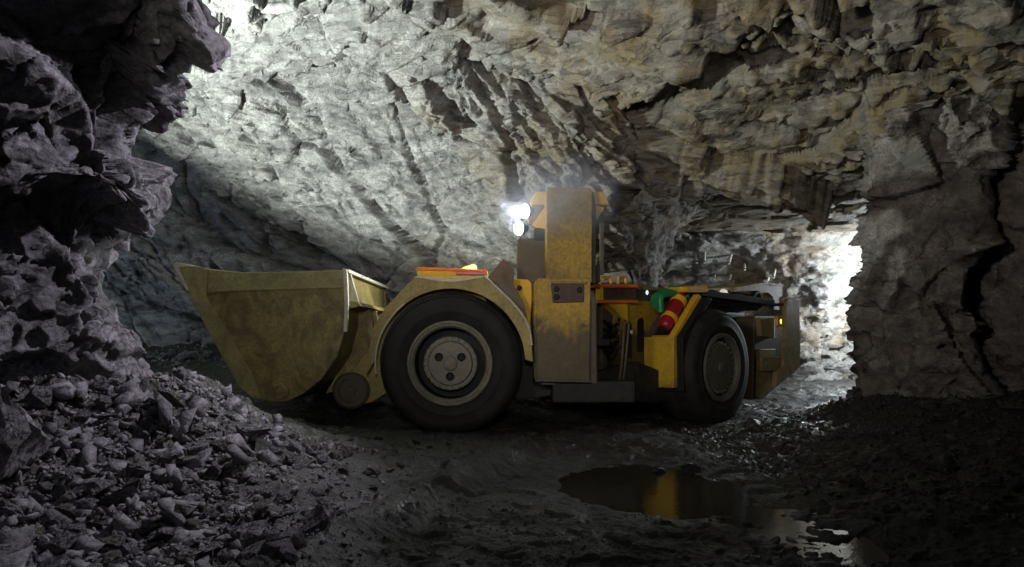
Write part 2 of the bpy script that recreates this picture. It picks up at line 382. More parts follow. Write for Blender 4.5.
# near-left pillar: plan line at several heights; its right-hand edge is the silhouette against the drift
edge = [(138, 470, 5.1), (140, 405, 5.15), (122, 330, 5.2), (104, 275, 5.2), (104, 222, 5.25), (130, 188, 5.2), (131, 128, 5.15), (158, 88, 5.1), (180, 40, 5.0), (204, -5, 4.95), (220, -60, 4.9)]
net = []
for (px, py, Y) in edge:
    ex, ey, ez = at(px, py, Y)
    net.append([(ex-3.6, ey+3.2, ez), (ex-2.2, ey+2.4, ez), (ex-1.0, ey+1.6, ez), (ex-0.25, ey+0.7, ez), (ex, ey+0.05, ez), (ex-0.28, ey-0.32, ez), (ex-0.75, ey-0.72, ez), (ex-1.3, ey-1.35, ez), (ex-1.75, ey-2.3, ez), (ex-2.0, ey-3.6, ez)])
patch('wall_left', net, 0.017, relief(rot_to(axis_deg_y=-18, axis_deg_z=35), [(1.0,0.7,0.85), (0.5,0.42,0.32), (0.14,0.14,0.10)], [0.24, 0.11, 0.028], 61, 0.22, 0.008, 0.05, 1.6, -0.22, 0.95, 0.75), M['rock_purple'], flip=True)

# right-hand pillar between the tunnel mouth and a dark recess
cols = [(9.5, 11.9, -.3, 4.3, (0,.2)), (7.4, 11.8, -.3, 4.2, (0,.2)), (6.3, 11.4, -.3, 4.1, (-.1,.1)), (5.55, 10.7, -.3, 4.1, (-.1,0)), (5.15, 9.95, -.3, 4.1, (-.15,-.2)), (5.45, 9.45, -.3, 4.1, (0,-.35)), (6.02, 9.2, -.3, 4.1, (0,-.35)), (6.2, 9.5, -.3, 4.1, (0,-.5)), (6.35, 11.0, -.3, 4.1, (0,-1.0)), (7.05, 11.0, -.3, 4.1, (0,-.9)), (6.75, 9.4, -.3, 4.1, (0,-.3)), (7.1, 8.9, -.3, 4.1, (0,-.3)), (7.4, 7.6, -.3, 4.2, (-.2,-.2)), (7.4, 5.5, -.3, 4.4, (-.5,0)), (7.3, 2.5, -.3, 4.8, (-.5,0)), (7.2, -1.0, -.3, 4.8, (-.5,0))]
rows = [(0, -.3), (.1, 0), (.4, 0), (.65, .1), (.8, .4), (.92, 1.0), (1.03, 1.8)]
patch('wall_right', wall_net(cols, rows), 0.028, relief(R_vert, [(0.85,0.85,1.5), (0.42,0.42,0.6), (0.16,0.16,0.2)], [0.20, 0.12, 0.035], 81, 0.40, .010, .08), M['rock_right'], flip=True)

# ------------------------------------------------------------------ the loader
M['yellow'] = paint_mat('yellow_machine_paint', (0.60,0.36,0.022), (0.075,0.062,0.038), 0.45, (0.12,0.05,0.02), 0.4)
M['yellow_clean'] = paint_mat('yellow_paint_clean', (0.72,0.43,0.02), (0.12,0.09,0.04), 0.2, (0.14,0.06,0.02), 0.2)
M['yellow_mud'] = paint_mat('yellow_paint_muddy', (0.50,0.305,0.018), (0.038,0.035,0.027), 0.55, (0.10,0.05,0.02), 0.35, top=1.28)
M['yellow_old'] = paint_mat('faded_yellow_paint', (0.31,0.235,0.085), (0.085,0.075,0.05), 0.65, (0.17,0.045,0.025), 0.9)
M['fender'] = paint_mat('olive_worn_paint', (0.38,0.29,0.08), (0.095,0.085,0.05), 0.65, (0.08,0.05,0.03), 0.5)
M['bucket'] = paint_mat('scratched_bucket_steel', (0.38,0.315,0.10), (0.105,0.085,0.038), 0.7, (0.10,0.065,0.03), 0.7, 0.42, 1.4, bump=0.7, blotch=.75)
M['bucket_light'] = paint_mat('rubbed_bucket_steel', (0.40,0.35,0.14), (0.13,0.11,0.055), 0.6, (0.12,0.08,0.04), 0.5, 0.42, 1.4, bump=0.5, blotch=.3)
M['bucket_edge'] = paint_mat('worn_edge_highlight', (0.55,0.52,0.40), (0.16,0.14,0.09), 0.4, (0.2,0.14,0.08), 0.4, 0.38)  # pale tone carries the rim light along the worn edges
M['brown_steel'] = paint_mat('brown_dirty_steel', (0.085,0.064,0.044), (0.04,0.035,0.028), 0.5, (0.09,0.05,0.03), 0.4)
M['dark_steel'] = plain_mat('dark_greasy_steel', (0.028,0.026,0.024), 0.7, 0.0, 0.4, spec=0.3)
M['black_part'] = plain_mat('black_painted_metal', (0.011,0.011,0.012), 0.65, 0.0, 0.3, spec=0.3)
M['rubber'] = plain_mat('dusty_tyre_rubber', (0.019,0.018,0.017), 0.75, 0.0, 0.45, 5, 0.5, 0.3)
M['rim'] = paint_mat('muddy_wheel_rim', (0.23,0.215,0.17), (0.085,0.078,0.06), 0.6, (0.1,0.07,0.05), 0.3)
M['hub'] = paint_mat('dusty_hub', (0.20,0.185,0.15), (0.10,0.092,0.075), 0.6, (0.07,0.05,0.04), 0.3)
M['hub_dark'] = paint_mat('dark_olive_hub', (0.10,0.10,0.075), (0.06,0.056,0.045), 0.6, (0.06,0.04,0.03), 0.3)  # darker, more olive tone for the rear rims and hubs
M['bolt'] = plain_mat('pale_galvanised_bolt', (0.72,0.70,0.62), 0.5, 0.0, 0.15)
M['guard'] = paint_mat('rust_brown_guard', (0.13,0.082,0.045), (0.06,0.05,0.04), 0.5, (0.09,0.045,0.02), 0.5)
M['plate'] = paint_mat('dark_red_brown_plate', (0.055,0.022,0.018), (0.04,0.03,0.025), 0.4, (0.05,0.02,0.01), 0.3)
M['orange'] = paint_mat('orange_paint', (0.72,0.16,0.015), (0.2,0.08,0.03), 0.3, (0.15,0.05,0.02), 0.2)
M['red'] = plain_mat('red_gloss_paint', (0.30,0.010,0.020), 0.36, 0.0, 0.2)
M['band'] = plain_mat('yellow_band', (0.80,0.44,0.02), 0.4, 0.0, 0.15)
M['green'] = plain_mat('green_hose_rubber', (0.012,0.22,0.075), 0.45, 0.0, 0.25)
M['white'] = plain_mat('white_scuffed_plastic', (0.72,0.70,0.74), 0.4, 0.0, 0.12)
M['chrome'] = plain_mat('bare_bright_metal', (0.55,0.55,0.55), 0.3, 0.9, 0.2)
M['lens'] = glow_mat('lit_lamp_glass', (0.93,0.96,1.0), 55.0)
M['amber'] = glow_mat('lit_amber_lens', (1.0,0.62,0.08), 2.2)
M['bluelens'] = glow_mat('lit_blue_lens', (0.6,0.8,1.0), 1.0)

PX, PY, TH = 0.55, 9.36, math.radians(43)           # articulation joint and bend of the rear half
ct, st_ = math.cos(TH), math.sin(TH)
loader = bpy.data.objects.new('mine_loader', None); C.objects.link(loader); loader.location = (PX, PY, 0); loader.empty_display_size = 0.3
tag(loader, 'low yellow articulated mine loader with a big bucket, standing across the cavern', 'loader')
def FR(u, v, z): return Vector((u, -v, z))
def RE(u, v, z): return Vector((ct*u + st_*v, st_*u - ct*v, z))
def fp(px, py, v):
    Y = PY - v; return ((px-CX)/F_PX*Y - PX, CAM_H - (py-CY)/F_PX*Y)
def rp(px, py, v):
    r = (px-CX)/F_PX; u = (r*(PY - ct*v) - PX - st_*v)/(ct - r*st_)
    Y = PY + st_*u - ct*v; return (u, CAM_H - (py-CY)/F_PX*Y)
def fpl(v, *pts): return [fp(x, y, v) for x, y in pts]
def rpl(v, *pts): return [rp(x, y, v) for x, y in pts]

class MB:
    def __init__(s, fr=FR): s.bm = bmesh.new(); s.f = fr
    def prism(s, poly, v0, v1, fr=None):
        f = fr or s.f; bm = s.bm
        a = [bm.verts.new(f(u, v0, z)) for u, z in poly]; b = [bm.verts.new(f(u, v1, z)) for u, z in poly]
        bm.faces.new(a); bm.faces.new(b[::-1]); n = len(poly)
        for i in range(n): bm.faces.new((a[i], b[i], b[(i+1) % n], a[(i+1) % n]))
        return s
    def box(s, u0, u1, v0, v1, z0, z1): return s.prism([(u0,z0),(u1,z0),(u1,z1),(u0,z1)], v0, v1)
    def hex8(s, lo, hi):
        """two quads of points joined"""
        a = [s.bm.verts.new(Vector(p)) for p in lo]; b = [s.bm.verts.new(Vector(p)) for p in hi]
        s.bm.faces.new(a); s.bm.faces.new(b[::-1])
        for i in range(4): s.bm.faces.new((a[i], b[i], b[(i+1) % 4], a[(i+1) % 4]))
        return s
    def lathe(s, c, axis, prof, seg=48, closed=False):
        """prof: (radius, distance along axis)"""
        ax = Vector(axis).normalized(); c = Vector(c)
        e1 = ax.orthogonal().normalized(); e2 = ax.cross(e1); rings = []
        for r, d in prof:
            if r < 1e-6: rings.append([s.bm.verts.new(c + ax*d)])
            else: rings.append([s.bm.verts.new(c + ax*d + e1*(r*math.cos(t)) + e2*(r*math.sin(t))) for t in (2*math.pi*i/seg for i in range(seg))])
        for A, B in list(zip(rings, rings[1:])) + ([(rings[-1], rings[0])] if closed else []):
            for i in range(seg):
                q = [A[i % len(A)], A[(i+1) % len(A)], B[(i+1) % len(B)], B[i % len(B)]]
                q = list(dict.fromkeys(q))
                if len(q) > 2: s.bm.faces.new(q)
        return s
    def cyl(s, p0, p1, r, seg=20, r1=None):
        d = Vector(p1) - Vector(p0); L = d.length; r1 = r if r1 is None else r1
        return s.lathe(p0, d, [(0,0),(r,0),(r1,L),(0,L)], seg)
    def tube(s, pts, r, seg=10, smooth=True):
        P = [Vector(p) for p in pts]
        if smooth and len(P) > 2:
            A = catmull(np.array([list(p) for p in P]), 8*(len(P)-1)+1); P = [Vector(p) for p in A]
        n0 = None; rings = []
        for i, p in enumerate(P):
            t = (P[min(i+1, len(P)-1)] - P[max(i-1, 0)]).normalized()
            if n0 is None: n0 = t.orthogonal().normalized()
            n0 = (n0 - t*n0.dot(t)).normalized(); b = t.cross(n0)
            rings.append([s.bm.verts.new(p + n0*(r*math.cos(a)) + b*(r*math.sin(a))) for a in (2*math.pi*j/seg for j in range(seg))])
        for A, B in zip(rings, rings[1:]):
            for j in range(seg): s.bm.faces.new((A[j], A[(j+1) % seg], B[(j+1) % seg], B[j]))
        s.bm.faces.new(rings[0][::-1]); s.bm.faces.new(rings[-1]); return s
    def build(s, name, mat, parent=None, bevel=0.0, smooth=False, label=None):
        bmesh.ops.recalc_face_normals(s.bm, faces=s.bm.faces)
        me = bpy.data.meshes.new(name); s.bm.to_mesh(me); s.bm.free()
        o = link(name, me, mat, parent)
        if smooth:
            me.polygons.foreach_set('use_smooth', np.ones(len(me.polygons), dtype=bool))
            me.set_sharp_from_angle(angle=math.radians(38))
        if bevel:
            b = o.modifiers.new('bevel', 'BEVEL'); b.width = bevel; b.segments = 2; b.limit_method = 'ANGLE'; b.angle_limit = math.radians(35)
        if label: o['label'] = label
        return o
def arc(cx, cz, r, a0, a1, n=20): return [(cx + r*math.cos(math.radians(a0 + (a1-a0)*i/n)), cz + r*math.sin(math.radians(a0 + (a1-a0)*i/n))) for i in range(n+1)]

# --- wheels
R = 0.865
def wheel(fr, u, zc, side, rear=False):
    """side +1: towards the viewer. c is the centre of the outer face"""
    c = fr(u, side*1.2, zc); ax = fr(0, side, 0) - fr(0, 0, 0)
    prof = [(.50,-.03),(.53,.0),(.60,.015),(.62,.028),(.64,.015),(.72,.02),(.78,.0),(.795,-.015),(.80,-.005),(.835,-.05),(.855,-.10),(R,-.18),(R,-.25),(R-.022,-.255),(R-.022,-.285),(R,-.29),(R,-.42),(R-.022,-.425),(R-.022,-.455),(R,-.46),(R,-.52),(.85,-.60),(.80,-.68),(.70,-.70),(.55,-.69),(.50,-.66)]
    t = MB(); t.lathe(c, ax, prof, 72, True)
    for i in range(36):                                              # shallow shoulder lugs
        a = 2*math.pi*i/36; e1 = Vector(ax).orthogonal().normalized(); e2 = Vector(ax).cross(e1)
        d = e1*math.cos(a) + e2*math.sin(a); tdir = Vector(ax).cross(d)
        p = c + d*(R-.055) - Vector(ax)*.115
        def q(a_, r_, x_): return p + tdir*a_ + d*r_ - Vector(ax)*x_
        t.hex8([q(-.04,0,-.028), q(.04,0,-.028), q(.04,0,.12), q(-.04,0,.12)], [q(-.036,.045,.012), q(.036,.045,.012), q(.036,.050,.12), q(-.036,.050,.12)])
    w = t.build('wheel', M['rubber'], loader, smooth=True)
    r = MB(); r.lathe(c, ax, [(.505,-.06),(.515,-.005),(.505,.022),(.485,.03),(.47,.012),(.455,.02),(.435,.0),(.425,-.06),(.43,-.08),(.505,-.08)], 64, True)
    r.build('rim', M['hub_dark' if rear else 'rim'], w, smooth=True)
    MB().lathe(c, ax, [(.43,-.07),(.42,-.30),(.30,-.30),(0,-.30),(0,-.45),(.52,-.45),(.52,-.09),(.43,-.09)], 56).build('wheel_dish', M['black_part'], w, smooth=True)  # black colour stands for the shade in the gap inside the rim
    h = MB(); ho = .395 if rear else .325
    h.lathe(c, ax, [(ho,-.30),(ho,-.075),(ho-.012,-.06),(ho-.055,-.06),(ho-.06,-.03),(ho-.07,-.018),(.09,-.012),(.085,.006),(.07,.014),(0,.016)], 56)
    h.build('hub', M['hub_dark' if rear else 'hub'], w, smooth=True)
    n = 24
    e1 = Vector(ax).orthogonal().normalized(); e2 = Vector(ax).cross(e1)
    for i in range(n):
        a = 2*math.pi*i/n; p = c + (e1*math.cos(a) + e2*math.sin(a))*(ho-.030)
        MB().cyl(p - Vector(ax)*.08, p - Vector(ax)*.025, .027, 6).build('wheel_nut', M['hub'], w)
    if not rear:
        for a in (30, 150, 270):
            d = fr(math.cos(math.radians(a)), 0, math.sin(math.radians(a))) - fr(0,0,0); p = c + d*.155
            MB().lathe(p, ax, [(.05,-.02),(.05,.006),(.042,.010),(.033,.004),(.03,-.004),(0,-.004)], 18).build('cover_plug', M['black_part'], w, smooth=True)
    return w
uf, zf = fp(450, 363.5, 1.2); ur, zr_ = rp(722.5, 367.5, 1.2)
wheel(FR, uf, zf, 1); wheel(FR, uf, zf, -1); wheel(RE, ur, zr_, 1, True); wheel(RE, ur, zr_, -1, True)

# --- bucket
VB = 1.30
side_poly = fpl(VB, (175,266),(178,264.5),(186,265.2),(214,269.3),(243,272.5),(300,271.8),(345,269.8),(346.5,300),(345,330),(337,357),(321,380),(303,394),(287,401.5),(270,402.5),(254,398),(240,387),(222,355),(202,318),(187,290))
outer = fpl(VB, (175,266),(187,290),(202,318),(222,355),(240,387),(254,398),(270,402.5),(287,401.5),(303,394),(321,380),(337,357),(345,330),(347,305),(344,285),(344.5,270))
cu = sum(p[0] for p in outer)/len(outer); cz = sum(p[1] for p in outer)/len(outer)
inner = [(u + (cu-u)*.055, z + (cz-z)*.055) for u, z in outer]
inner[0] = (outer[0][0]+.05, outer[0][1]-.0); inner[-1] = (outer[-1][0]-.06, outer[-1][1])
b = MB(); bm = b.bm
bucket = MB().prism(outer + inner[::-1], -VB+.05, VB-.05).build('bucket', M['bucket'], loader, 0.008)
for v0, v1 in ((VB-.06, VB), (-VB, -VB+.06)):
    MB().prism(side_poly, v0, v1).build('side_plate', M['bucket'], bucket, 0.012)
# wear strip welded along the front edge and top of the side plate, and the worn rim, pale with painted edge light
strip = fpl(VB, (175,266),(186,265.2),(209,268.8),(207.5,297),(213,306),(252,372),(262,399),(254,398),(240,387),(222,355),(202,318),(187,290))
MB().prism(strip, VB-.002, VB+.028).build('wear_plate', M['bucket_light'], bucket, 0.01)
MB().prism(fpl(VB, (209,269),(243,272.5),(300,271.8),(345,269.8),(345.5,288),(300,289.5),(243,291),(208,293)), VB-.002, VB+.02).build('wear_plate', M['bucket_light'], bucket, 0.01)
lip = MB(); lip.prism(fpl(VB, (173.5,265.5),(177,262.5),(187,264),(204,267.5),(186,267.5),(180,268),(190,290),(187.5,291)), -VB-.02, VB+.035); lip.build('cutting_lip', M['bucket_edge'], bucket, 0.008, label='worn steel cutting lip, pale with painted edge light')
MB().prism(fpl(VB, (343.5,268.5),(347.5,269.5),(349,305),(347.5,332),(344,332),(345,305)), VB-.03, VB+.03).build('edge_bar', M['bucket_edge'], bucket, 0.006)
pc = fp(280.5, 391.5, VB)
MB().lathe(FR(pc[0], VB, pc[1]), FR(0,1,0), [(.10,-.01),(.10,.03),(.085,.04),(.06,.04),(.055,.025),(.02,.03),(0,.03)], 24).build('pivot_boss', M['bucket'], bucket, smooth=True)
# spill guard and stiffening ribs on the back of the bucket
def bk(*pts): return fpl(VB, *pts)
MB().prism(bk((344,300),(357,301.5),(361,306),(346.5,309)), -VB+.03, VB-.02).build('stiffener_beam', M['bucket'], bucket, 0.008)
for v in (VB-.12,):
    MB().prism(bk((344.5,270),(348,271),(357,302),(345,303)), v-.02, v+.02).build('gusset', M['bucket_edge'], bucket, 0.004)
for v in (.62, .30, -.30, -.62):
    MB().prism(bk((345,306),(360,307),(362,330),(356,362),(340,392),(310,398),(321,380),(337,357),(344,330)), v-.03, v+.03).build('back_rib', M['bucket'], bucket, 0.006)
MB().prism(bk((344.2,269.8),(349,269.2),(349.5,273),(344.5,273)), -VB, VB).build('top_rail', M['bucket_edge'], bucket, 0.006)

# --- boom, dump cylinder, front chassis
bp = fp(350, 391, .9); 
for v0, v1 in ((.62,.80),(-.80,-.62)):
    bo = MB(); bo.prism(fpl(.8, (338,380),(352,370),(372,345),(405,300),(440,285),(480,285),(488,305),(455,315),(420,350),(392,390),(372,402),(350,408),(338,402)), v0, v1); bo = bo.build('boom_arm', M['fender'], loader, 0.012)
    MB().lathe(FR(bp[0], v1 if v1 > 0 else v0, bp[1]), FR(0, 1 if v1 > 0 else -1, 0), [(.23,-.19),(.23,.06),(.20,.085),(.15,.085),(.145,.06),(.06,.06),(.055,.08),(0,.08)], 36).build('pivot_boss', M['brown_steel'], bo, smooth=True)
dc = MB(); a, c_ = FR(*(lambda p: (p[0], 0, p[1]))(fp(362,322,0))), FR(.1, 0, 1.35)
dc.cyl(a.lerp(c_, .4), c_, .13, 24); cyl_o = dc.build('dump_cylinder', M['yellow'], loader, smooth=True)
MB().cyl(a, a.lerp(c_, .42), .065, 16).build('piston_rod', M['chrome'], cyl_o, smooth=True)
MB().prism(fpl(.8, (398,300),(480,280),(512,300),(600,300),(602,392),(520,402),(470,398),(420,385)), -.75, .5).build('front_chassis', M['dark_steel'], loader, 0.02)
for s in (1, -1):
    MB().cyl(FR(uf, s*.55, zf), FR(uf, s*.95, zf), .28, 28).build('axle_end', M['dark_steel'], loader, smooth=True)
    MB().cyl(RE(ur, s*.3, zr_), RE(ur, s*.95, zr_), .28, 28).build('axle_end', M['dark_steel'], loader, smooth=True)
MB().box(-.05, .95, .30, .98, .36, .62).build('side_sill', M['dark_steel'], loader, 0.02)

# --- front mudguard over the near wheel
uo, zo = uf, zf
inner_arc = arc(uo, zo, R+.035, 3, 176, 40)
out_pts = fpl(1.14, (366,375),(368,352),(373,328),(385,308),(414,277.5),(420,276.5),(435,279.5),(452,281),(470,279),(484,276.5),(498,289),(517,308),(528,325),(532,347),(533,362))
MB().prism(out_pts[::-1] + inner_arc[::-1], 1.06, 1.10).build('mudguard', M['fender'], loader, 0.006) if False else None
fen = MB().prism(out_pts + inner_arc, 1.08, 1.13).build('mudguard', M['fender'], loader, 0.004)
# pale strip painting the lit edge along the wheel opening and the turned-over top
er = MB(); er.tube([FR(p[0], 1.135, p[1]) for p in arc(uo, zo, R+.04, 128, 188, 14)], .011, 8); er.build('edge_strip', M['bucket_edge'], fen, smooth=True)
er = MB(); er.tube([FR(p[0], 1.13, p[1]) for p in fpl(1.13, (484,276),(498,288.5),(517,307.5),(528,325),(532,345))], .014, 8); er.build('edge_strip', M['bucket_edge'], fen, smooth=True)
top = MB(); tp = fpl(1.10, (385,308),(414,277.5),(484,276.5),(498,289),(528,325)); tq = [(u, z-.03) for u, z in tp]
top.prism(tp + tq[::-1], .46, 1.10); top.build('mudguard_top', M['fender'], fen, 0.004)
sg = fpl(1.10, (414,277.8),(420,275.6),(436,278.6),(452,279.6),(468,278.2),(484,276),(484,277.4),(468,280.4),(452,282.2),(436,281),(420,278))
MB().prism(sg, .9, 1.145).build('dented_lip', M['bucket_edge'], fen)
# deck on the mudguard: yellow tray, red bar, small yellow cylinder, cap
tray = MB().prism(fpl(.95, (416,268),(487,270),(488,277),(418,278)), .55, .95).build('deck_tray', M['yellow_clean'], loader, 0.008)
MB().prism(fpl(.99, (417,267.2),(455,268.2),(487,270.2),(487,272.6),(455,271),(417,269.8)), .93, 1.0).build('tray_edge', M['orange'], tray, 0.003)
MB().prism(fpl(1.0, (456,271.2),(487,271.8),(487,275),(456,274.6)), .94, 1.02).build('red_bar', M['red'], tray, 0.004, label='red bar')
e0 = fp(463, 272, .9); e1_ = fp(474, 267.5, .9)
MB().cyl(FR(e0[0], .9, e0[1]), FR(e1_[0], .8, e1_[1]), .055, 18).build('filler_neck', M['yellow_clean'], tray, smooth=True)
# guard plate standing behind the mudguard, with a small wire hoop
gp = MB().prism(fpl(.95, (484,281),(503.5,258.5),(514,269),(513.5,284),(524,303),(530,330),(500,300)), .88, .95).build('guard_plate', M['guard'], loader, 0.006)
MB().tube([FR(p[0], .8, p[1]) for p in fpl(.8, (486,268),(495,258.5),(501,262),(492,272))], .010, 8).build('wire_hoop', M['chrome'], gp, smooth=True)
rp_ = fpl(.7, (513,278.5),(528,279.5),(531.5,283),(532,300),(530.5,322),(532,345),(524,345),(514,310))
fb = MB().prism(rp_, .6, .7).build('yellow_bracket', M['yellow_clean'], loader, 0.012)
bq = fp(519.5, 288, .7); MB().lathe(FR(bq[0], .7, bq[1]), FR(0,1,0), [(.035,-.01),(.035,.02),(.02,.03),(0,.03)], 14).build('bolt', M['dark_steel'], fb, smooth=True)

# --- operator's station
cab_poly = fpl(1.05, (537,381),(536,330),(537,283),(539,279.5),(543,278.3),(548,278.3),(589,279),(590.5,282),(590,381))
cab = MB().prism(cab_poly, .98, 1.05).build('cab_side_panel', M['yellow_mud'], loader, 0.012)
MB().prism(fpl(1.0, (533.5,380),(533,330),(534,284),(536,279.5),(541,278),(546,278.5),(546,380)), .35, 1.02).build('cab_front_edge', M['yellow_mud'], cab, 0.03)
MB().prism(fpl(1.05, (535,378.5),(590,379.5),(590,382.5),(535,381.5)), .97, 1.075).build('bottom_flange', M['brown_steel'], cab, 0.005)
hp = MB().prism(fpl(1.07, (551,284.5),(584,284.5),(584,302),(553,303)), 1.04, 1.075).build('control_plate', M['plate'], cab, 0.006, label='dark reddish-brown control plate')
for px_, py_ in ((556.5, 289), (556.5, 297), (579.5, 290)):
    q = fp(px_, py_, 1.08); MB().lathe(FR(q[0], 1.07, q[1]), FR(0,1,0), [(.035,0),(.035,.02),(.025,.03),(0,.03)], 14).build('switch_knob', M['black_part'], hp, smooth=True)
MB().prism(fpl(1.05, (551,281.5),(586,281.5),(586,284),(551,284)), 1.04, 1.09).build('plate_visor', M['yellow_old'], cab, 0.004)
MB().prism(fpl(.9, (541,300),(592,290),(596,300),(597,385),(541,385)), -.1, .98).build('cab_body', M['brown_steel'], loader, 0.02)
col = MB().prism(fpl(1.0, (546.5,283),(546,190),(548,187.5),(590,187.5),(592.5,190),(592,283)), .62, 1.0).build('cab_pillar', M['yellow_mud'].copy(), loader, 0.012)
col.data.materials[0] = paint_mat('smoke_stained_yellow', (0.40,0.245,0.018), (0.05,0.038,0.026), 0.75, (0.09,0.05,0.03), 0.4)
MB().prism(fpl(.98, (591,283),(591,191),(593.5,191),(596,205),(596,283)), .55, .96).build('pillar_shade_strip', M['dark_steel'], col, 0.006)  # dark strip standing in for the pillar's shaded side face
roof = MB().prism(fpl(.6, (530,203),(536,194),(601,194),(606,203),(606,207),(530,207)), -.7, .75).build('cab_roof', M['yellow_clean'], loader, 0.015)
MB().prism(fpl(.75, (547,204),(538,216),(532.5,224),(536,227),(547,229)), .70, .74).build('roof_gusset', M['yellow_clean'], roof, 0.004)
MB().prism(fpl(.75, (592,204),(604.5,207.5),(602,212),(594,221),(592,221)), .70, .74).build('roof_gusset', M['yellow_clean'], roof, 0.004)
MB().prism(fpl(.5, (517,239),(548,236),(548,282),(517,283)), .40, .46).build('cab_screen', M['brown_steel'], loader, 0.008, label='dark steel front screen of the cab')
MB().prism(fpl(.5, (534,228),(547,228),(547,240),(534,240)), .42, .48).build('wire_mesh', M['dark_steel'], loader)
for v in (.45, -.6):
    MB().prism(fpl(.45, (519,282),(519,238),(522,236),(523,282)), v-.04, v).build('cab_post', M['brown_steel'], loader, 0.006)
MB().prism(fpl(-.6, (600,282),(600,203),(604,203),(604,282)), -.66, -.6).build('cab_post', M['brown_steel'], loader, 0.006)
MB().prism(fpl(.9, (590,265),(600.5,265),(600.5,282),(590,282)), .6, .9).build('hydraulic_box', M['black_part'], loader, 0.01)
# work lamps on a slanted bracket
br = MB().tube([FR(p[0], .62, p[1]) for p in fpl(.62, (531,203),(524,205),(516.5,221),(517,230))], .018, 8).build('lamp_bracket', M['brown_steel'], loader, smooth=True)
for px_, py_ in ((525.5, 211.5), (519.5, 228.5)):
    q = fp(px_, py_, .62); p = FR(q[0], .64, q[1]); ax = Vector((-.70, -.70, -.12)).normalized()
    lm = MB().lathe(p, ax, [(0,-.13),(.05,-.12),(.085,-.04),(.095,.0),(.095,.02),(.088,.02)], 24).build('work_lamp', M['black_part'], loader, smooth=True)
    MB().lathe(p, ax, [(.088,.012),(.07,.024),(.03,.03),(0,.032)], 24).build('lamp_lens', M['lens'], lm, smooth=True, label='glowing white lens')

# --- hinge between the halves: plates, ram and hoses
for z0, z1 in ((.42,.52),(1.05,1.15)):
    MB().prism([(u*.6, v_) for u, v_ in ()] or [(-.1,z0),(.75,z0),(.75,z1),(-.1,z1)], -.35, .35).build('hinge_plate', M['dark_steel'], loader, 0.02)
MB().cyl(FR(.0,0,.3), FR(.0,0,1.3), .14, 24).build('hinge_pin', M['dark_steel'], loader, smooth=True)
a, c_ = FR(.35,.55,.72), RE(.85,.42,.72)
st = MB().cyl(a, a.lerp(c_, .6), .075, 18).build('steering_ram', M['brown_steel'], loader, smooth=True)
MB().cyl(a.lerp(c_, .55), c_, .04, 14).build('piston_rod', M['chrome'], st, smooth=True)
for i in range(9):
    z0 = 1.42 - .055*i + rnd.uniform(-.02,.02); v = .75 - .05*(i % 3)
    a = FR(.80, v, z0); c_ = RE(.62, .38, z0 - .02 + rnd.uniform(-.12,.1)); mid = a.lerp(c_, .5) + Vector((rnd.uniform(-.05,.08), -rnd.uniform(.0,.12), -rnd.uniform(.03,.16)))
    MB().tube([a, mid, c_], rnd.choice((.014,.018,.022)), 8).build('hydraulic_hose', M['black_part'] if i % 3 else M['dark_steel'], loader, smooth=True)
for dx in (0, .12):
    MB().tube([FR(.84+dx*.4,.5,.55), FR(.86+dx*.4,.62,.9), FR(.90+dx*.5,.55,1.35)], .016, 8).build('hydraulic_hose', M['brown_steel'], loader, smooth=True)

# --- rear half
MB(RE).prism([(.55,.45),(4.5,.45),(4.5,1.62),(.55,1.62)], -.62, .42).build('rear_chassis', M['brown_steel'], loader, 0.02)
pan = MB(RE).prism(rpl(.5, (617,301),(660,301),(660,390),(619,390)), .42, .5).build('engine_panel', M['yellow_mud'], loader, 0.008)
for x0, x1, y0, y1 in ((626,631,322,358),(637,643,318,352)):
    MB(RE).prism(rpl(.5, (x0,y0+3),(x0+2,y0),(x1-1,y0),(x1,y0+3),(x1,y1),(x0,y1)), .495, .515).build('panel_slot', M['black_part'], pan, 0.003)
q = rp(631.5, 332, .52); MB().lathe(RE(q[0], .51, q[1]), RE(0,1,0), [(.028,0),(.028,.015),(.0,.02)], 14).build('reflector', M['white'], pan, smooth=True)
MB(RE).prism(rpl(.55, (606,301),(628,301),(628,321),(624,319)), .38, .55).build('corner_bracket', M['yellow_clean'], loader, 0.006)
MB(RE).prism(rpl(.55, (618,318),(624,318),(622,392),(612,392)), .45, .55).build('frame_post', M['yellow_mud'], loader, 0.008)
MB(RE).prism(rpl(.75, (598,372),(640,362),(678,378),(678,402),(600,402)), .2, .75).build('belly_plate', M['dark_steel'], loader, 0.02)
# grated cooler box with orange rails on top of the rear frame
bx = MB(RE).prism(rpl(.55, (601,287.5),(637,287.5),(637,300),(601,300)), -.25, .50).build('cooler_box', M['dark_steel'], loader, 0.004)
for ys in ((283.5,287.6),(299.6,303.2)):
    MB(RE).prism(rpl(.6, (597.5,ys[0]),(638.5,ys[0]+.3),(638.5,ys[1]),(597.5,ys[1])), -.3, .6).build('orange_rail', M['orange'], bx, 0.006, label='orange rail')
MB(RE).prism(rpl(.6, (600,287),(603.5,287),(603.5,300),(600,300)), .52, .6).build('yellow_upright', M['yellow_clean'], bx, 0.005)
gr = MB(RE)
for i in range(12):
    x0 = 605 + i*2.7
    gr.prism(rpl(.56, (x0,287.8),(x0+1.0,287.8),(x0+1.0,299.8),(x0,299.8)), .53, .56)
for i in range(4):
    y0 = 289.5 + i*2.8
    gr.prism(rpl(.56, (604,y0),(637,y0),(637,y0+.8),(604,y0+.8)), .53, .555)
gr.build('grille', M['brown_steel'], bx)
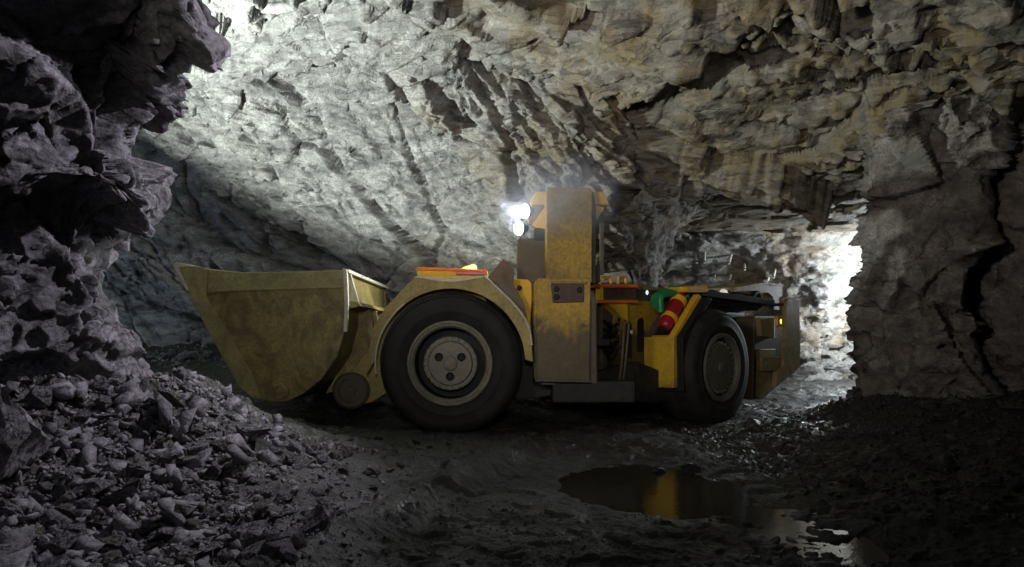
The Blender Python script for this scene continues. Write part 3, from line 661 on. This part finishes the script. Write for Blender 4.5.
for k in range(10):
    x0 = rnd.uniform(606, 634); y0 = rnd.uniform(289, 298); q = rp(x0, y0, .5)
    MB().lathe(RE(q[0], .49, q[1]), RE(0,1,0), [(.03,0),(.03,.03),(.015,.04),(0,.04)], 10).build('fitting', rnd.choice((M['chrome'], M['red'], M['brown_steel'], M['white'])), bx, smooth=True)
for x0, x1 in ((600,611),(618,626)):
    P_ = [rp(x, y, .45) for x, y in ((x0,284),(x0+.8,277.5),(x1-.8,277),(x1,284))]
    MB().tube([RE(p[0], .45, p[1]) for p in P_], .022, 8, False).build('grab_handle', M['yellow_clean'], bx, smooth=True)
cv = MB(RE); pts = rpl(.3, (601,283),(606,276.5),(614,274),(622,272.2),(627,271),(630,275),(634,283)); cv.prism(pts, -.15, .3); cv.build('pale_hump', M['white'], bx, 0.03, label='pale low hump on the cooler box')  # plain pale block on the box top
cap = rp(629, 276, .2); MB().lathe(RE(cap[0], .2, cap[1]-.12), (0,0,1), [(0,0),(.07,0),(.07,.09),(.05,.13),(.02,.2),(0,.2)], 16).build('filler_cap', M['black_part'], bx, smooth=True)

# rear hood, fender and deck
MB(RE).prism(rpl(.4, (632,287),(660,289),(700,292),(742,296),(742,312),(632,306)), -.75, .45).build('rear_hood', M['brown_steel'], loader, 0.015)
MB(RE).prism(rpl(.5, (636,285),(660,287.5),(672,289),(672,292),(636,289)), .1, .5).build('hood_edge', M['yellow_old'], loader, 0.006)
ff = MB(RE)
uA, zA = rp(676, 337, 1.0); uA -= .06; uB, zB = rp(699, 294, 1.0); zbot = rp(678, 388, 1.0)[1]; zm = rp(678,362,1.0)[1]
rf = MB(RE).prism([(uA, zbot),(uA, zA),(uA+.06, zA+.03),(uA+.10,zA),(uA+.10,zbot)], .49, 1.0).build('rear_mudguard', M['yellow_mud'].copy(), loader, 0.01)
rf.data.materials[0] = paint_mat('yellow_rear_fender', (0.64,0.40,0.025), (0.09,0.075,0.05), 0.35, (0.10,0.05,0.02), 0.3, top=.55)
MB(RE).prism([(uA,zA),(uA+.06,zA),(uB+.05,zB-.03),(uB,zB)], .49, .62).build('slope_plate', M['brown_steel'], rf, 0.006)
MB(RE).prism([(uA,zA),(uA+.07,zA-.02),(uB+.07,zB-.05),(uB,zB)], .9, 1.0).build('slope_edge', M['yellow_clean'], rf, 0.008)
MB(RE).prism([(uA+.10,zbot-.05),(uA+.07,zA),(uB+.07,zB-.05),(uB+.20,zB-.06),(uA+.22,zA-.05),(uA+.2,zbot-.05)], .55, 1.10).build('rubber_flap', M['black_part'], rf, 0.01)
MB(RE).prism([(uA+.03,zA-.1),(uB,zB-.04),(uB+.05,zB-.06),(uA+.08,zA-.12)], .45, .95).build('slope_back', M['brown_steel'], rf, 0.004)
MB(RE).prism(rpl(.98, (686,286.5),(707,284.5),(708.5,291.5),(704,292.5),(688,292)), .60, .98).build('fender_top', M['yellow_clean'], rf, 0.01)
dk = rpl(.95, (704,290),(735,294),(775,300),(775,306),(735,300),(704,296))
MB(RE).prism(dk, .3, .95).build('rear_deck', M['dark_steel'], loader, 0.008)
MB(RE).prism([(2.0,1.62),(4.3,1.56),(4.3,1.3),(2.0,1.3)], .30, .52).build('inner_arch', M['black_part'], loader, 0.01)
for (x0, y0, r_, v) in ((716,296,.10,.7),(728,293.5,.07,.6),(744,299,.09,.75)):
    q = rp(x0, y0, v); MB().cyl(RE(q[0]-.15, v, q[1]), RE(q[0]+.15, v-.1, q[1]), r_, 16).build('pipe_joint', M['dark_steel'] if x0 != 728 else M['chrome'], loader, smooth=True)
for i in range(5):
    P_ = [rp(x, y, .85) for x, y in ((706+3*i,300+i),(722+2*i,296+2*i),(742,300+2*i),(757,304+i))]
    MB().tube([RE(p[0], .8-.03*i, p[1]) for p in P_], .022, 8).build('hydraulic_hose', M['black_part'], loader, smooth=True)
# raised exhaust guard with the air cleaner drum under its cut-out
eg = rpl(.75, (737,287.5),(765,283),(782.5,285),(782.5,296),(779,297.5),(779.5,310),(774,310),(773,297),(768,292.5),(760,293.5),(756,296),(737,292))
MB(RE).prism(eg, .66, .75).build('exhaust_guard', M['yellow_old'], loader, 0.006)
MB(RE).prism(rpl(.75, (737,287),(765,282.3),(783,284.5),(783,286.5),(765,284.5),(737,289.5)), -.2, .76).build('guard_roof', M['yellow_old'], loader, 0.004)
q = rp(757, 300.5, .8); MB().lathe(RE(q[0], .3, q[1]), RE(0,1,0), [(0,0),(.17,0),(.17,.50),(.155,.53),(.12,.53),(.11,.52),(0,.52)], 32).build('air_cleaner', M['black_part'], loader, smooth=True)
# tail plates
tb = MB(RE).prism(rpl(.9, (757,316),(786,316),(798,367),(763,400),(755,400)), -.85, .86).build('counterweight', M['brown_steel'], loader, 0.02)
MB(RE).prism(rpl(.95, (760,318),(774.5,318),(774.5,338),(762,336)), .85, .95).build('tail_panel', M['yellow_old'], tb, 0.01)
MB(RE).prism(rpl(.93, (760,349),(776,349),(777,386),(763.5,399),(760,399)), .85, .93).build('tail_panel', M['yellow_old'], tb, 0.01)
MB(RE).prism(rpl(1.0, (761.5,357),(785,357),(785,371),(761.5,371)), .9, 1.0).build('tail_bar', M['yellow_old'], tb, 0.01)
q = rp(766.5, 363.5, 1.0); MB().lathe(RE(q[0], 1.0, q[1]), RE(0,1,0), [(.045,-.01),(.045,.015),(.03,.025),(.02,.012),(0,.012)], 16).build('bolt', M['rim'], tb, smooth=True)
MB(RE).prism(rpl(1.05, (786.5,301),(789,298.5),(796,297.5),(799.5,299.5),(800.5,346),(800,367.5),(776,388),(777,372),(784,366),(785.5,335)), .97, 1.05).build('tail_plate', M['yellow_old'], tb, 0.012, label='upright faded yellow plate streaked with rust')
MB(RE).prism(rpl(.95, (774,319),(777.3,319),(777.3,337),(774,338)), .88, .97).build('light_tube', M['white'], tb, 0.006)
for pts in (((778,315.5),(784.5,315.5),(784.5,318),(778,318)), ((778,324.5),(784.5,324.5),(784.5,327),(778,327)), ((778,315.5),(780,315.5),(780,327),(778,327))):
    MB(RE).prism(rpl(1.0, *pts), .93, 1.0).build('lamp_cage', M['yellow_clean'], tb, 0.003)
q = rp(782, 321.5, .95); MB().lathe(RE(q[0], .93, q[1]), RE(0,1,0), [(.04,0),(.04,.03),(.02,.05),(0,.05)], 14).build('tail_lamp', M['amber'], tb, smooth=True, label='lit amber tail lamp')
MB(RE).prism(rpl(1.0, (782,303),(786.5,303),(786.5,306),(782,306)), .8, 1.0).build('plate_stay', M['dark_steel'], tb, 0.003)
q = rp(648.5, 292.5, .48); MB().lathe(RE(q[0], .42, q[1]), RE(0,1,0), [(0,-.05),(.05,-.03),(.05,.03),(.04,.035)], 16).build('marker_lamp', M['black_part'], loader, smooth=True)
MB().lathe(RE(q[0], .455, q[1]), RE(0,1,0), [(.035,0),(.02,.012),(0,.014)], 14).build('marker_lens', M['bluelens'], loader, smooth=True)
# green hose bundled behind the extinguisher
gh = MB()
for k in range(4):
    P_ = [rp(x, y, .72+.03*k) for x, y in ((660+k,306+2*k),(660+k,298),(668,292+.8*k),(680,288.5+1.5*k),(688,289+k),(689,296+k))]
    gh.tube([RE(p[0], .62+.05*k, p[1]) for p in P_], .05, 10)
gh.build('green_hose', M['green'], loader, smooth=True, label='coiled green hose')

# fire extinguisher lying on the slope of the rear mudguard
pa, pb = rp(664, 327.5, .80), rp(682.5, 293.5, .80)
A, B = RE(pa[0], .80, pa[1]) + loader.location, RE(pb[0], .80, pb[1]) + loader.location
ext = bpy.data.objects.new('fire_extinguisher', None); C.objects.link(ext); ext.location = A; ext.empty_display_size = .1
tag(ext, 'red fire extinguisher bottle with two yellow bands clamped on the slope of the rear mudguard', 'fire extinguisher')
d = B - A; L = d.length; O = Vector((0,0,0)); rE = .105
MB().lathe(O, d, [(0,-.02),(.06,-.02),(.09,.0),(rE,.04),(rE,L-.12),(.085,L-.06),(.05,L-.02),(.04,L),(0,L)], 28).build('bottle', M['red'], ext, smooth=True)
for t0, t1 in ((.22,.33),(.70,.83)):
    MB().lathe(O, d, [(rE,L*t0),(rE+.014,L*t0+.005),(rE+.014,L*t1-.005),(rE,L*t1)], 28).build('yellow_band', M['band'], ext, smooth=True, label='yellow clamp band')
MB().lathe(O, d, [(.04,L-.01),(.045,L+.02),(.06,L+.03),(.06,L+.07),(.03,L+.08),(0,L+.08)], 18).build('valve', M['black_part'], ext, smooth=True)
MB().lathe(O, d, [(0,-.07),(.05,-.07),(.055,-.02),(0,-.02)], 18).build('base_cap', M['black_part'], ext, smooth=True)

from mathutils.bvhtree import BVHTree
def bvh_of(names):
    V, Fq = [], []
    for nme in names:
        me = bpy.data.objects[nme].data; o_ = len(V); V += [v.co.copy() for v in me.vertices]; Fq += [tuple(o_+i for i in p.vertices) for p in me.polygons]
    return BVHTree.FromPolygons(V, Fq)
# ------------------------------------------------------------------ loose rock
def hull_mesh(n, sq, seed, cuts=0):
    """angular broken stone inside about a unit radius"""
    r = random.Random(seed); bm = bmesh.new()
    for _ in range(n):
        v = Vector((r.gauss(0,1), r.gauss(0,1), r.gauss(0,1))).normalized() * r.uniform(.75, 1.0)
        bm.verts.new((v.x*sq[0], v.y*sq[1], v.z*sq[2]))
    res = bmesh.ops.convex_hull(bm, input=bm.verts)
    junk = [e for e in res['geom_interior'] if isinstance(e, bmesh.types.BMVert)]
    bmesh.ops.delete(bm, geom=junk, context='VERTS')
    if cuts:
        bmesh.ops.dissolve_limit(bm, angle_limit=math.radians(14), verts=bm.verts, edges=bm.edges)
        bmesh.ops.triangulate(bm, faces=bm.faces)
        bmesh.ops.subdivide_edges(bm, edges=bm.edges, cuts=cuts, use_grid_fill=True)
        P = np.array([v.co for v in bm.verts]); N = np.array([v.co.normalized() for v in bm.verts])
        d = 0.055*facet(P + .1*fbm(P*3, 2, seed)[:,None], (.45,.45,.3), seed, 1.0, .8) + 0.03*fbm(P*5, 3, seed+3)
        for v, a, nn in zip(bm.verts, d, N): v.co += Vector(nn*a)
        bmesh.ops.triangulate(bm, faces=bm.faces)
    return bm
SQ = [(1,.8,.6), (1,.65,.7), (1,.9,.75), (1,.7,.5), (.9,.85,.9), (1,.6,.45)]
def stone_mesh(i, mat, cuts):
    bm = hull_mesh(9 + (i*5) % 8, SQ[i % len(SQ)], 100+i, cuts); me = bpy.data.meshes.new('rock'); bm.to_mesh(me); bm.free(); me.materials.append(mat); return me
MID = {m: [stone_mesh(i, M[m], 2) for i in range(8)] for m in ('stone_grey', 'stone_brown', 'stone_pale', 'stone_dark')}
placed = []
def put_rock(x, y, size, label, group=None, mat='stone_grey', mesh=None, sink=.3, rot=None, name='rock', sc=(1,1,1), z=None):
    me = mesh or rnd.choice(MID[mat]); o = bpy.data.objects.new(name, me); C.objects.link(o)
    zz = gz(x, y) if z is None else z
    o.location = (x, y, zz + size*.55*(1-sink)); o.scale = (size*sc[0], size*sc[1], size*sc[2])
    o.rotation_euler = rot or (rnd.uniform(-.5,.5), rnd.uniform(-.5,.5), rnd.uniform(0, 6.28))
    tag(o, label, 'rock', group); placed.append((x, y, size)); return o
def big(seed, mat, n=14, sq=(1,.8,.7), cuts=5):
    bm = hull_mesh(n, sq, seed, cuts); me = bpy.data.meshes.new('boulder'); bm.to_mesh(me); bm.free(); me.materials.append(M[mat]); return me
def pix(px, py, Y): p = at(px, py, Y); return p[0], p[1]
def big_rock(px, py, Y, wpx, label, mat, seed, sc=(1,1,1), n=14, rot=(.2,.1,.4), name='rock', lift=0.0):
    for _ in range(60):                                  # slide along until the stone's middle sits just above the ground
        x, y, z = at(px, py, Y); size = wpx*.5/F_PX*Y
        e = z - gz(x, y) - size*sc[2]*.38
        if abs(e) < .01: break
        Y += max(-.12, min(.12, e*1.5))
        Y = max(3.1, min(Y, 7.5))
    o = bpy.data.objects.new(name, big(seed, mat, n)); C.objects.link(o); o.scale = (size*sc[0], size*sc[1], size*sc[2]); o.rotation_euler = rot
    o.location = (x, y, z); tag(o, label, 'rock'); placed.append((x, y, size)); return o
big_rock(2, 440, 3.45, 88, 'tall rounded boulder cut off by the lower left corner of the picture', 'stone_grey', 6, (1.0,1.0,2.0), 26, (0,.12,.3), 'boulder')
big_rock(170, 402, 5.9, 40, 'angular brown block tilted up at the far edge of the left rubble', 'stone_brown', 17, (1,1,.9), 9, (.3,.5,.6))
big_rock(194, 450, 5.0, 38, 'pale purple block lying highest in the middle of the left rubble fan', 'stone_grey', 23, (1,.9,.8), 10, (.1,-.3,.2))
big_rock(213, 470, 4.8, 34, 'upright purple-grey block just in front of the pale purple block', 'stone_grey', 29, (.8,.9,1), 10, (.4,.2,1.1))
big_rock(184, 505, 4.2, 46, 'large flat-topped purple-grey block in the lower middle of the left rubble', 'stone_grey', 31, (1,.9,.75), 11, (.05,.1,.3))
big_rock(232, 488, 4.6, 30, 'pale-topped grey rock at the outer foot of the left rubble', 'stone_grey', 37, (1,.8,.7), 10, (.2,.1,.9))
big_rock(75, 473, 4.2, 34, 'small squared grey rock under the dark hollow of the left pillar', 'stone_grey', 41, (1,.9,.7), 11, (.1,.3,.2))
big_rock(100, 520, 3.7, 42, 'dull grey rock low in the left rubble beside the corner boulder', 'stone_brown', 43, (1,.9,.8), 12, (.3,.1,.8))
big_rock(112, 449, 4.6, 46, 'wide purple slab leaning on the foot of the left pillar', 'stone_grey', 47, (1,.7,.7), 10, (.2,.4,.1))
big_rock(172, 553, 3.6, 42, 'pale rock on the bottom edge of the left rubble', 'stone_pale', 53, (1,.8,.6), 10, (.1,-.2,.5))
big_rock(334, 483, 5.0, 26, 'lone grey rock on the muddy ground, out from the left rubble', 'stone_grey', 59, (1,.8,.7), 10, (.2,.2,.4))
big_rock(302, 483, 5.0, 40, 'flat brown slab pressed in the mud left of the lone grey rock', 'stone_brown', 61, (1,.7,.35), 11, (.1,.05,.2))
big_rock(240, 463, 5.3, 32, 'flat tan slab at the outer edge of the left rubble fan', 'stone_brown', 67, (1,.8,.35), 10, (.1,.1,.7))
big_rock(690, 470, 6.3, 30, 'dark rock standing in the shallow puddle', 'stone_dark', 71, (1,.8,.7), 11, (.1,.1,.2))
big_rock(655, 470, 6.35, 30, 'low flat rock in the puddle beside the dark standing rock', 'stone_dark', 73, (1,.7,.55), 10, (.0,.1,.5))
big_rock(886, 459, 6.6, 16, 'single grey stone alone on the dark ground before the right rock pillar', 'stone_grey', 79, (1,.8,.8), 11, (.2,.1,.3))
for px, py, wpx, lab in ((187,353,18,'pale rounded rock at the foot of the back wall, largest of that row'), (172,351,11,'small grey rock just left of the largest pale rock at the back wall'), (207,352,12,'pale rock just right of the largest rock at the back wall'), (150,353,13,'pale rock at the back wall nearest the left pillar'), (187,339,9,'pale stone perched above the largest rock at the back wall'), (214,343,14,'flat pale rock at the back wall close to the bucket')):
    Y = 12.4; x, y, _ = at(px, py, Y); put_rock(x, y, wpx*.5/F_PX*Y, lab, None, 'stone_pale', sink=.2, z=at(px, py+wpx*.35, Y)[2])
rock_tree = bvh_of(['wall_left', 'wall_right', 'wall_back'])
def free(x, y, r):
    h = rock_tree.find_nearest(Vector((x, y, gz(x, y) + .3*r)))
    if h[0] is not None and h[3] < 1.25*r: return False
    return all((x-a)**2 + (y-b)**2 > (.8*(r+q))**2 for a, b, q in placed)
def seen(x, y, z=0.0): 
    px = CX + F_PX*x/y; py = CY + F_PX*(CAM_H - z)/y
    return -15 < px < 1040 and py < 590
def scatter(n, xr, yr, weight, sizes, label, group, mats, tries=40000):
    k = 0
    for _ in range(tries):
        if k >= n: break
        x, y = rnd.uniform(*xr), rnd.uniform(*yr)
        if y < 2.9 or not seen(x, y, .2) or rnd.random() > weight(x, y): continue
        s = min(sizes[1], sizes[0]*math.exp(abs(rnd.gauss(0, .6))))
        if not free(x, y, s): continue
        put_rock(x, y, s, label, group, rnd.choice(mats)); k += 1
FAN = [(-2.6, 2.4), (-2.25, 3.4), (-2.75, 5.25), (-3.3, 7.0)]
def heap_w(x, y): return math.exp(-(float(seg_dist(np.array([x]), np.array([y]), FAN)[0])/.66)**2)
scatter(178, (-3.8,-1.0), (3.0,6.2), heap_w, (.06,.20), 'loose purple-grey stone in the rubble fan at the foot of the left rock pillar', 'stones of the left rubble fan', ('stone_grey','stone_grey','stone_grey','stone_brown'))
scatter(30, (-2.4, .2), (3.3,7.5), lambda x, y: .5 if x < -.2-.28*(7-y) else 0, (.03,.07), 'small stone strewn over the muddy ground left of the wheel rut', 'stones strewn on the mud', ('stone_brown','stone_grey','stone_dark'))
def right_w(x, y): return math.exp(-(float(seg_dist(np.array([x]), np.array([y]), [(4.7,10.3),(5.4,9.3),(7,8.6)])[0])/.6)**2)
scatter(32, (4.4,7.2), (7.6,10.2), right_w, (.06,.15), 'dark broken stone heaped along the foot of the right rock pillar', 'stones below the right pillar', ('stone_brown','stone_brown','stone_grey'))
scatter(24, (2.6,5.5), (3.6,8.2), lambda x, y: .5, (.04,.10), 'dark stone on the gravelly ground at the lower right', 'stones on the right ground', ('stone_dark','stone_dark','stone_brown'))

def small_protos(mseed):
    out = []
    for i in range(10):
        bm = hull_mesh(6 + i % 3, SQ[i % len(SQ)], mseed+i); bmesh.ops.triangulate(bm, faces=bm.faces)
        bm.verts.index_update()
        out.append((np.array([v.co for v in bm.verts]), np.array([[v.index for v in f.verts] for f in bm.faces]))); bm.free()
    return out
def heap_of(name, XY, S, mat, label, cat, sink=.35, seed=1):
    rs = np.random.RandomState(seed); pr = small_protos(300+seed); Z = ground(XY[:,0], XY[:,1]); Vs, Fs, off = [], [], 0
    for (x, y), s, z in zip(XY, S, Z):
        V, Fc = pr[rs.randint(len(pr))]; R_ = np.array(Euler(tuple(rs.uniform(-.7,.7,2)) + (rs.uniform(0,6.28),)).to_matrix())
        Vs.append((V*s) @ R_.T + (x, y, z + s*.5*(1-2*sink) + .002)); Fs.append(Fc + off); off += len(V)
    o = link(name, mesh_np(name, np.concatenate(Vs), np.concatenate(Fs)), M[mat]); tag(o, label, cat, kind='stuff'); return o
def clear_of_machine(x, y):
    ok = np.ones(x.shape, bool)
    for fr, u in ((FR, uf), (RE, ur)):
        for sd in (1, -1):
            for q_ in (-.6, 0, .6):
                p = fr(u+q_, sd*.9, 0) + loader.location; ok &= np.hypot(x-p.x, y-p.y) > .55
    return ok
def sample(n, xr, yr, w, seed):
    rs = np.random.RandomState(seed); out = []; tot = 0
    while tot < n:
        x = rs.uniform(*xr, 40000); y = yr[0]*(yr[1]/yr[0])**rs.uniform(0, 1, 40000)
        ok = (rs.uniform(0, 1, 40000) < w(x, y)) & (np.abs(x/y) < .80) & clear_of_machine(x, y); out.append(np.stack([x, y], -1)[ok]); tot += ok.sum()
    return np.concatenate(out)[:n]
rs = np.random.RandomState(4)
XY = sample(7500, (-4,-.6), (2.9,6.6), lambda x, y: np.exp(-(seg_dist(x, y, FAN)/.80)**2), 5)
heap_of('rubble', XY, 0.013*np.exp(np.abs(rs.normal(0, .85, len(XY)))), 'stone_grey', 'broken purple-grey rubble filling the slope at the foot of the left pillar', 'rubble', seed=7)
XY = sample(4500, (2.2,8), (3.0,11), lambda x, y: np.maximum(.35, np.exp(-(seg_dist(x, y, [(4.7,10.3),(5.4,9.3),(7,8.6)])/.9)**2))*sm(2.2, 3.2, x + .3*(y-5)), 8)
heap_of('rubble', XY, .018*np.exp(np.abs(rs.normal(0, .6, len(XY)))), 'stone_dark', 'dark rubble spread over the lower right ground up to the right pillar', 'rubble', seed=9)
pud = lambda x, y: 1 - np.exp(-(((x-1.15)/.95)**2 + ((y-5.9)/1.2)**2)**2)
XY = sample(9000, (-3.5,3.5), (2.9,11), lambda x, y: pud(x, y)*.8*(.25 + .75*(fbm(np.stack([x*.9, y*.9, 0*x], -1), 3, 77) > 0)), 11)
heap_of('gravel', XY, .006*np.exp(np.abs(rs.normal(0, .55, len(XY)))), 'stone_dark', 'fine wet gravel scattered over the mine floor', 'gravel', seed=13)
XY = sample(900, (-9,-2), (11.2,13.2), lambda x, y: np.exp(-((y-12.6)/.5)**2), 15)
heap_of('rubble', XY, .03*np.exp(np.abs(rs.normal(0, .5, len(XY)))), 'stone_pale', 'pale rubble along the foot of the back wall', 'rubble', seed=17)

# standing water in the ruts
def water_mat():
    k = NT('muddy_water'); c = k.coord(); n = k.noise(c, 3, 3, .5)
    return k.bsdf((0.034,0.032,0.022), 0.09, 0.0, k.bump(k.noise(c, 14, 4, .6), .18, .008, k.bump(n, .12, .01)), 0.35)
M['water'] = water_mat()
def puddle(x, y, a, b, z, label, seed):
    r = random.Random(seed); ph = [r.uniform(0, 6.28) for _ in range(4)]; bm = bmesh.new(); N = 64
    vs = []
    for i in range(N):
        t = 2*math.pi*i/N; q = 1 + .10*math.sin(2*t+ph[0]) + .08*math.sin(3*t+ph[1]) + .05*math.sin(5*t+ph[2])
        vs.append(bm.verts.new((a*q*math.cos(t), b*q*math.sin(t), 0)))
    lo = [bm.verts.new((v.co.x*.9, v.co.y*.9, -.08)) for v in vs]
    bm.faces.new(vs); bm.faces.new(lo[::-1])
    for i in range(N): bm.faces.new((vs[i], lo[i], lo[(i+1) % N], vs[(i+1) % N]))
    me = bpy.data.meshes.new('puddle'); bm.to_mesh(me); bm.free(); o = link('puddle', me, M['water']); o.location = (x, y, z); tag(o, label, 'puddle'); return o
puddle(1.25, 5.75, 1.35, 1.5, -.150, 'shallow muddy puddle reflecting the yellow rear mudguard of the loader', 1)
puddle(1.95, 4.45, .42, .62, gz(1.95, 4.45) + .012, 'bright wet puddle at the lower right mirroring the lit tunnel', 2)

# bolts left sticking out of the tunnel roof
tree = bvh_of(['wall_tunnel', 'ceiling'])
for x0, y0, x1, y1 in ((695,251,697,263),(705,251,704.5,263),(732,253,729,264),(744.5,262,745,270),(776,267,773.5,278),(769,277,767,282),(731,273,730,279),(715,274,714.5,279)):
    d = Vector(at(x0, y0, 1)) - Vector((0,0,CAM_H)); hit = tree.ray_cast(Vector((0,0,CAM_H)) + d*11.5, d.normalized())
    if hit[0] is None: continue
    Yh = hit[0].y; p0 = hit[0] + d.normalized()*.12; p1 = Vector(at(x1, y1, Yh - .22))
    b_ = bpy.data.objects.new('rock_bolt', None); C.objects.link(b_); b_.location = hit[0]; b_.empty_display_size = .1
    tag(b_, 'thin pale rock bolt sticking down from the stained tunnel roof behind the loader', 'rock bolt', 'rock bolts in the tunnel roof')
    MB().cyl(p0 - hit[0], p1 - hit[0], .026, 10).build('rod', M['bolt'], b_, smooth=True)
    MB().cyl((p1-hit[0]) + (p0-p1).normalized()*.05, (p1-hit[0]) + (p0-p1).normalized()*.02, .034, 6).build('nut', M['brown_steel'], b_)

# exhaust haze drifting round the cab roof, lit by the work lamps
def haze_mat():
    k = NT('thin_exhaust_haze'); c = k.coord()
    L = k.n('ShaderNodeVectorMath', operation='LENGTH'); k.l(c, L.inputs[0])
    f = k.math('SUBTRACT', 1.0, L.outputs['Value'], True); f = k.math('POWER', f, 1.3)
    n = k.ramp(k.noise(c, 2.2, 4, .6, .8), [(.35, .15), (.7, 1.0)])
    v = k.n('ShaderNodeVolumePrincipled'); v.inputs['Color'].default_value = (.78,.82,1.0,1); v.inputs['Anisotropy'].default_value = .2
    k.l(k.math('MULTIPLY', k.math('MULTIPLY', f, n), 2.2), v.inputs['Density']); k.l(v.outputs[0], k.out.inputs['Volume']); return k.m
M['haze'] = haze_mat()
bm = bmesh.new(); bmesh.ops.create_icosphere(bm, subdivisions=3, radius=1.0); me = bpy.data.meshes.new('exhaust_haze'); bm.to_mesh(me); bm.free()
hz = link('exhaust_haze', me, M['haze']); hz.location = at(560, 200, 8.25); hz.scale = (.85, .8, .62); tag(hz, 'thin bluish exhaust haze drifting around the cab roof and its lit lamps', 'haze', kind='stuff')

# ------------------------------------------------------------------ light
def aim(o, target):
    d = Vector(target) - o.location; o.rotation_euler = d.to_track_quat('-Z', 'Y').to_euler()
def lamp(name, typ, loc, energy, col, target=None, radius=0.15, angle=90, blend=0.4, size=1.0):
    d = bpy.data.lights.new(name, typ); d.energy = energy; d.color = col
    if typ == 'SPOT': d.spot_size = math.radians(angle); d.spot_blend = blend
    if typ == 'AREA': d.size = size
    else: d.shadow_soft_size = radius
    o = bpy.data.objects.new(name, d); C.objects.link(o); o.location = loc
    if target: aim(o, target)
    return o
lamp('drift_floodlight', 'SPOT', (-5.0, 8.0, 2.6), 2300, (0.92, 1.0, 0.90), (-5.0+.46*5, 8.0+.177*5, 2.6+.87*5), 0.08, 138, 0.25)
lamp('drift_fill', 'POINT', (-8.5, 10.6, 1.6), 60, (0.60, 0.80, 1.0), None, 0.5)  # unseen bluish fill added to lift the dark drift wall
lamp('tunnel_floodlight', 'POINT', (8.5, 15.3, 2.3), 620, (0.86, 0.95, 1.0), None, 0.2)
lamp('side_fill', 'SPOT', (0.3, 6.3, 4.5), 900, (0.92, 0.86, 1.0), (-3.5, 4.7, 1.3), 0.05, 76, 0.6)  # unseen fill grazing the left pillar and rubble from the right
lamp('camera_side_light', 'SPOT', (0.0, -1.0, 2.3), 570, (1.0, 0.95, 0.88), (0.15, 9.0, 2.6), 0.4, 60, 1.0)
lamp('left_fill', 'SPOT', (-0.9, -0.4, 2.6), 42, (0.95, 0.9, 1.0), (-2.9, 4.0, 0.2), 0.15, 42, 0.8)
lamp('roof_fill', 'SPOT', (-2.6, 0.6, 2.7), 900, (1.0, 0.90, 0.78), (3.2, 9.5, 4.7), 0.4, 74, 1.0)  # unseen warm fill added to brighten the ceiling and right pillar
for px_, py_ in ((525.5, 211.5), (519.5, 228.5)):                    # the two work lamps on the cab
    q = fp(px_, py_, .62); p = Vector((PX + q[0], PY - .64, q[1])) + Vector((-.70, -.70, -.12)).normalized()*.06
    lamp('work_lamp_beam', 'SPOT', p, 260, (0.93, 0.96, 1.0), p + Vector((-1.0, -.12, -.24)), 0.06, 110, 0.8)
w = bpy.data.worlds.new('dark'); bpy.context.scene.world = w; w.use_nodes = True
w.node_tree.nodes['Background'].inputs[0].default_value = (0.8, 0.85, 1.0, 1); w.node_tree.nodes['Background'].inputs[1].default_value = 0.04

# ------------------------------------------------------------------ camera
cam = bpy.data.cameras.new('camera'); co = bpy.data.objects.new('camera', cam); C.objects.link(co)
cam.sensor_width = 36; cam.lens = 36*F_PX/1024; cam.shift_y = (CY - 283.5)/1024; cam.clip_start = 0.05
co.location = (0, 0, CAM_H); co.rotation_euler = (math.radians(90), 0, 0)
sc = bpy.context.scene; sc.camera = co
vs = sc.view_settings; vs.view_transform = 'Standard'; vs.look = 'None'; vs.gamma = 1; vs.exposure = 0; vs.use_curve_mapping = False
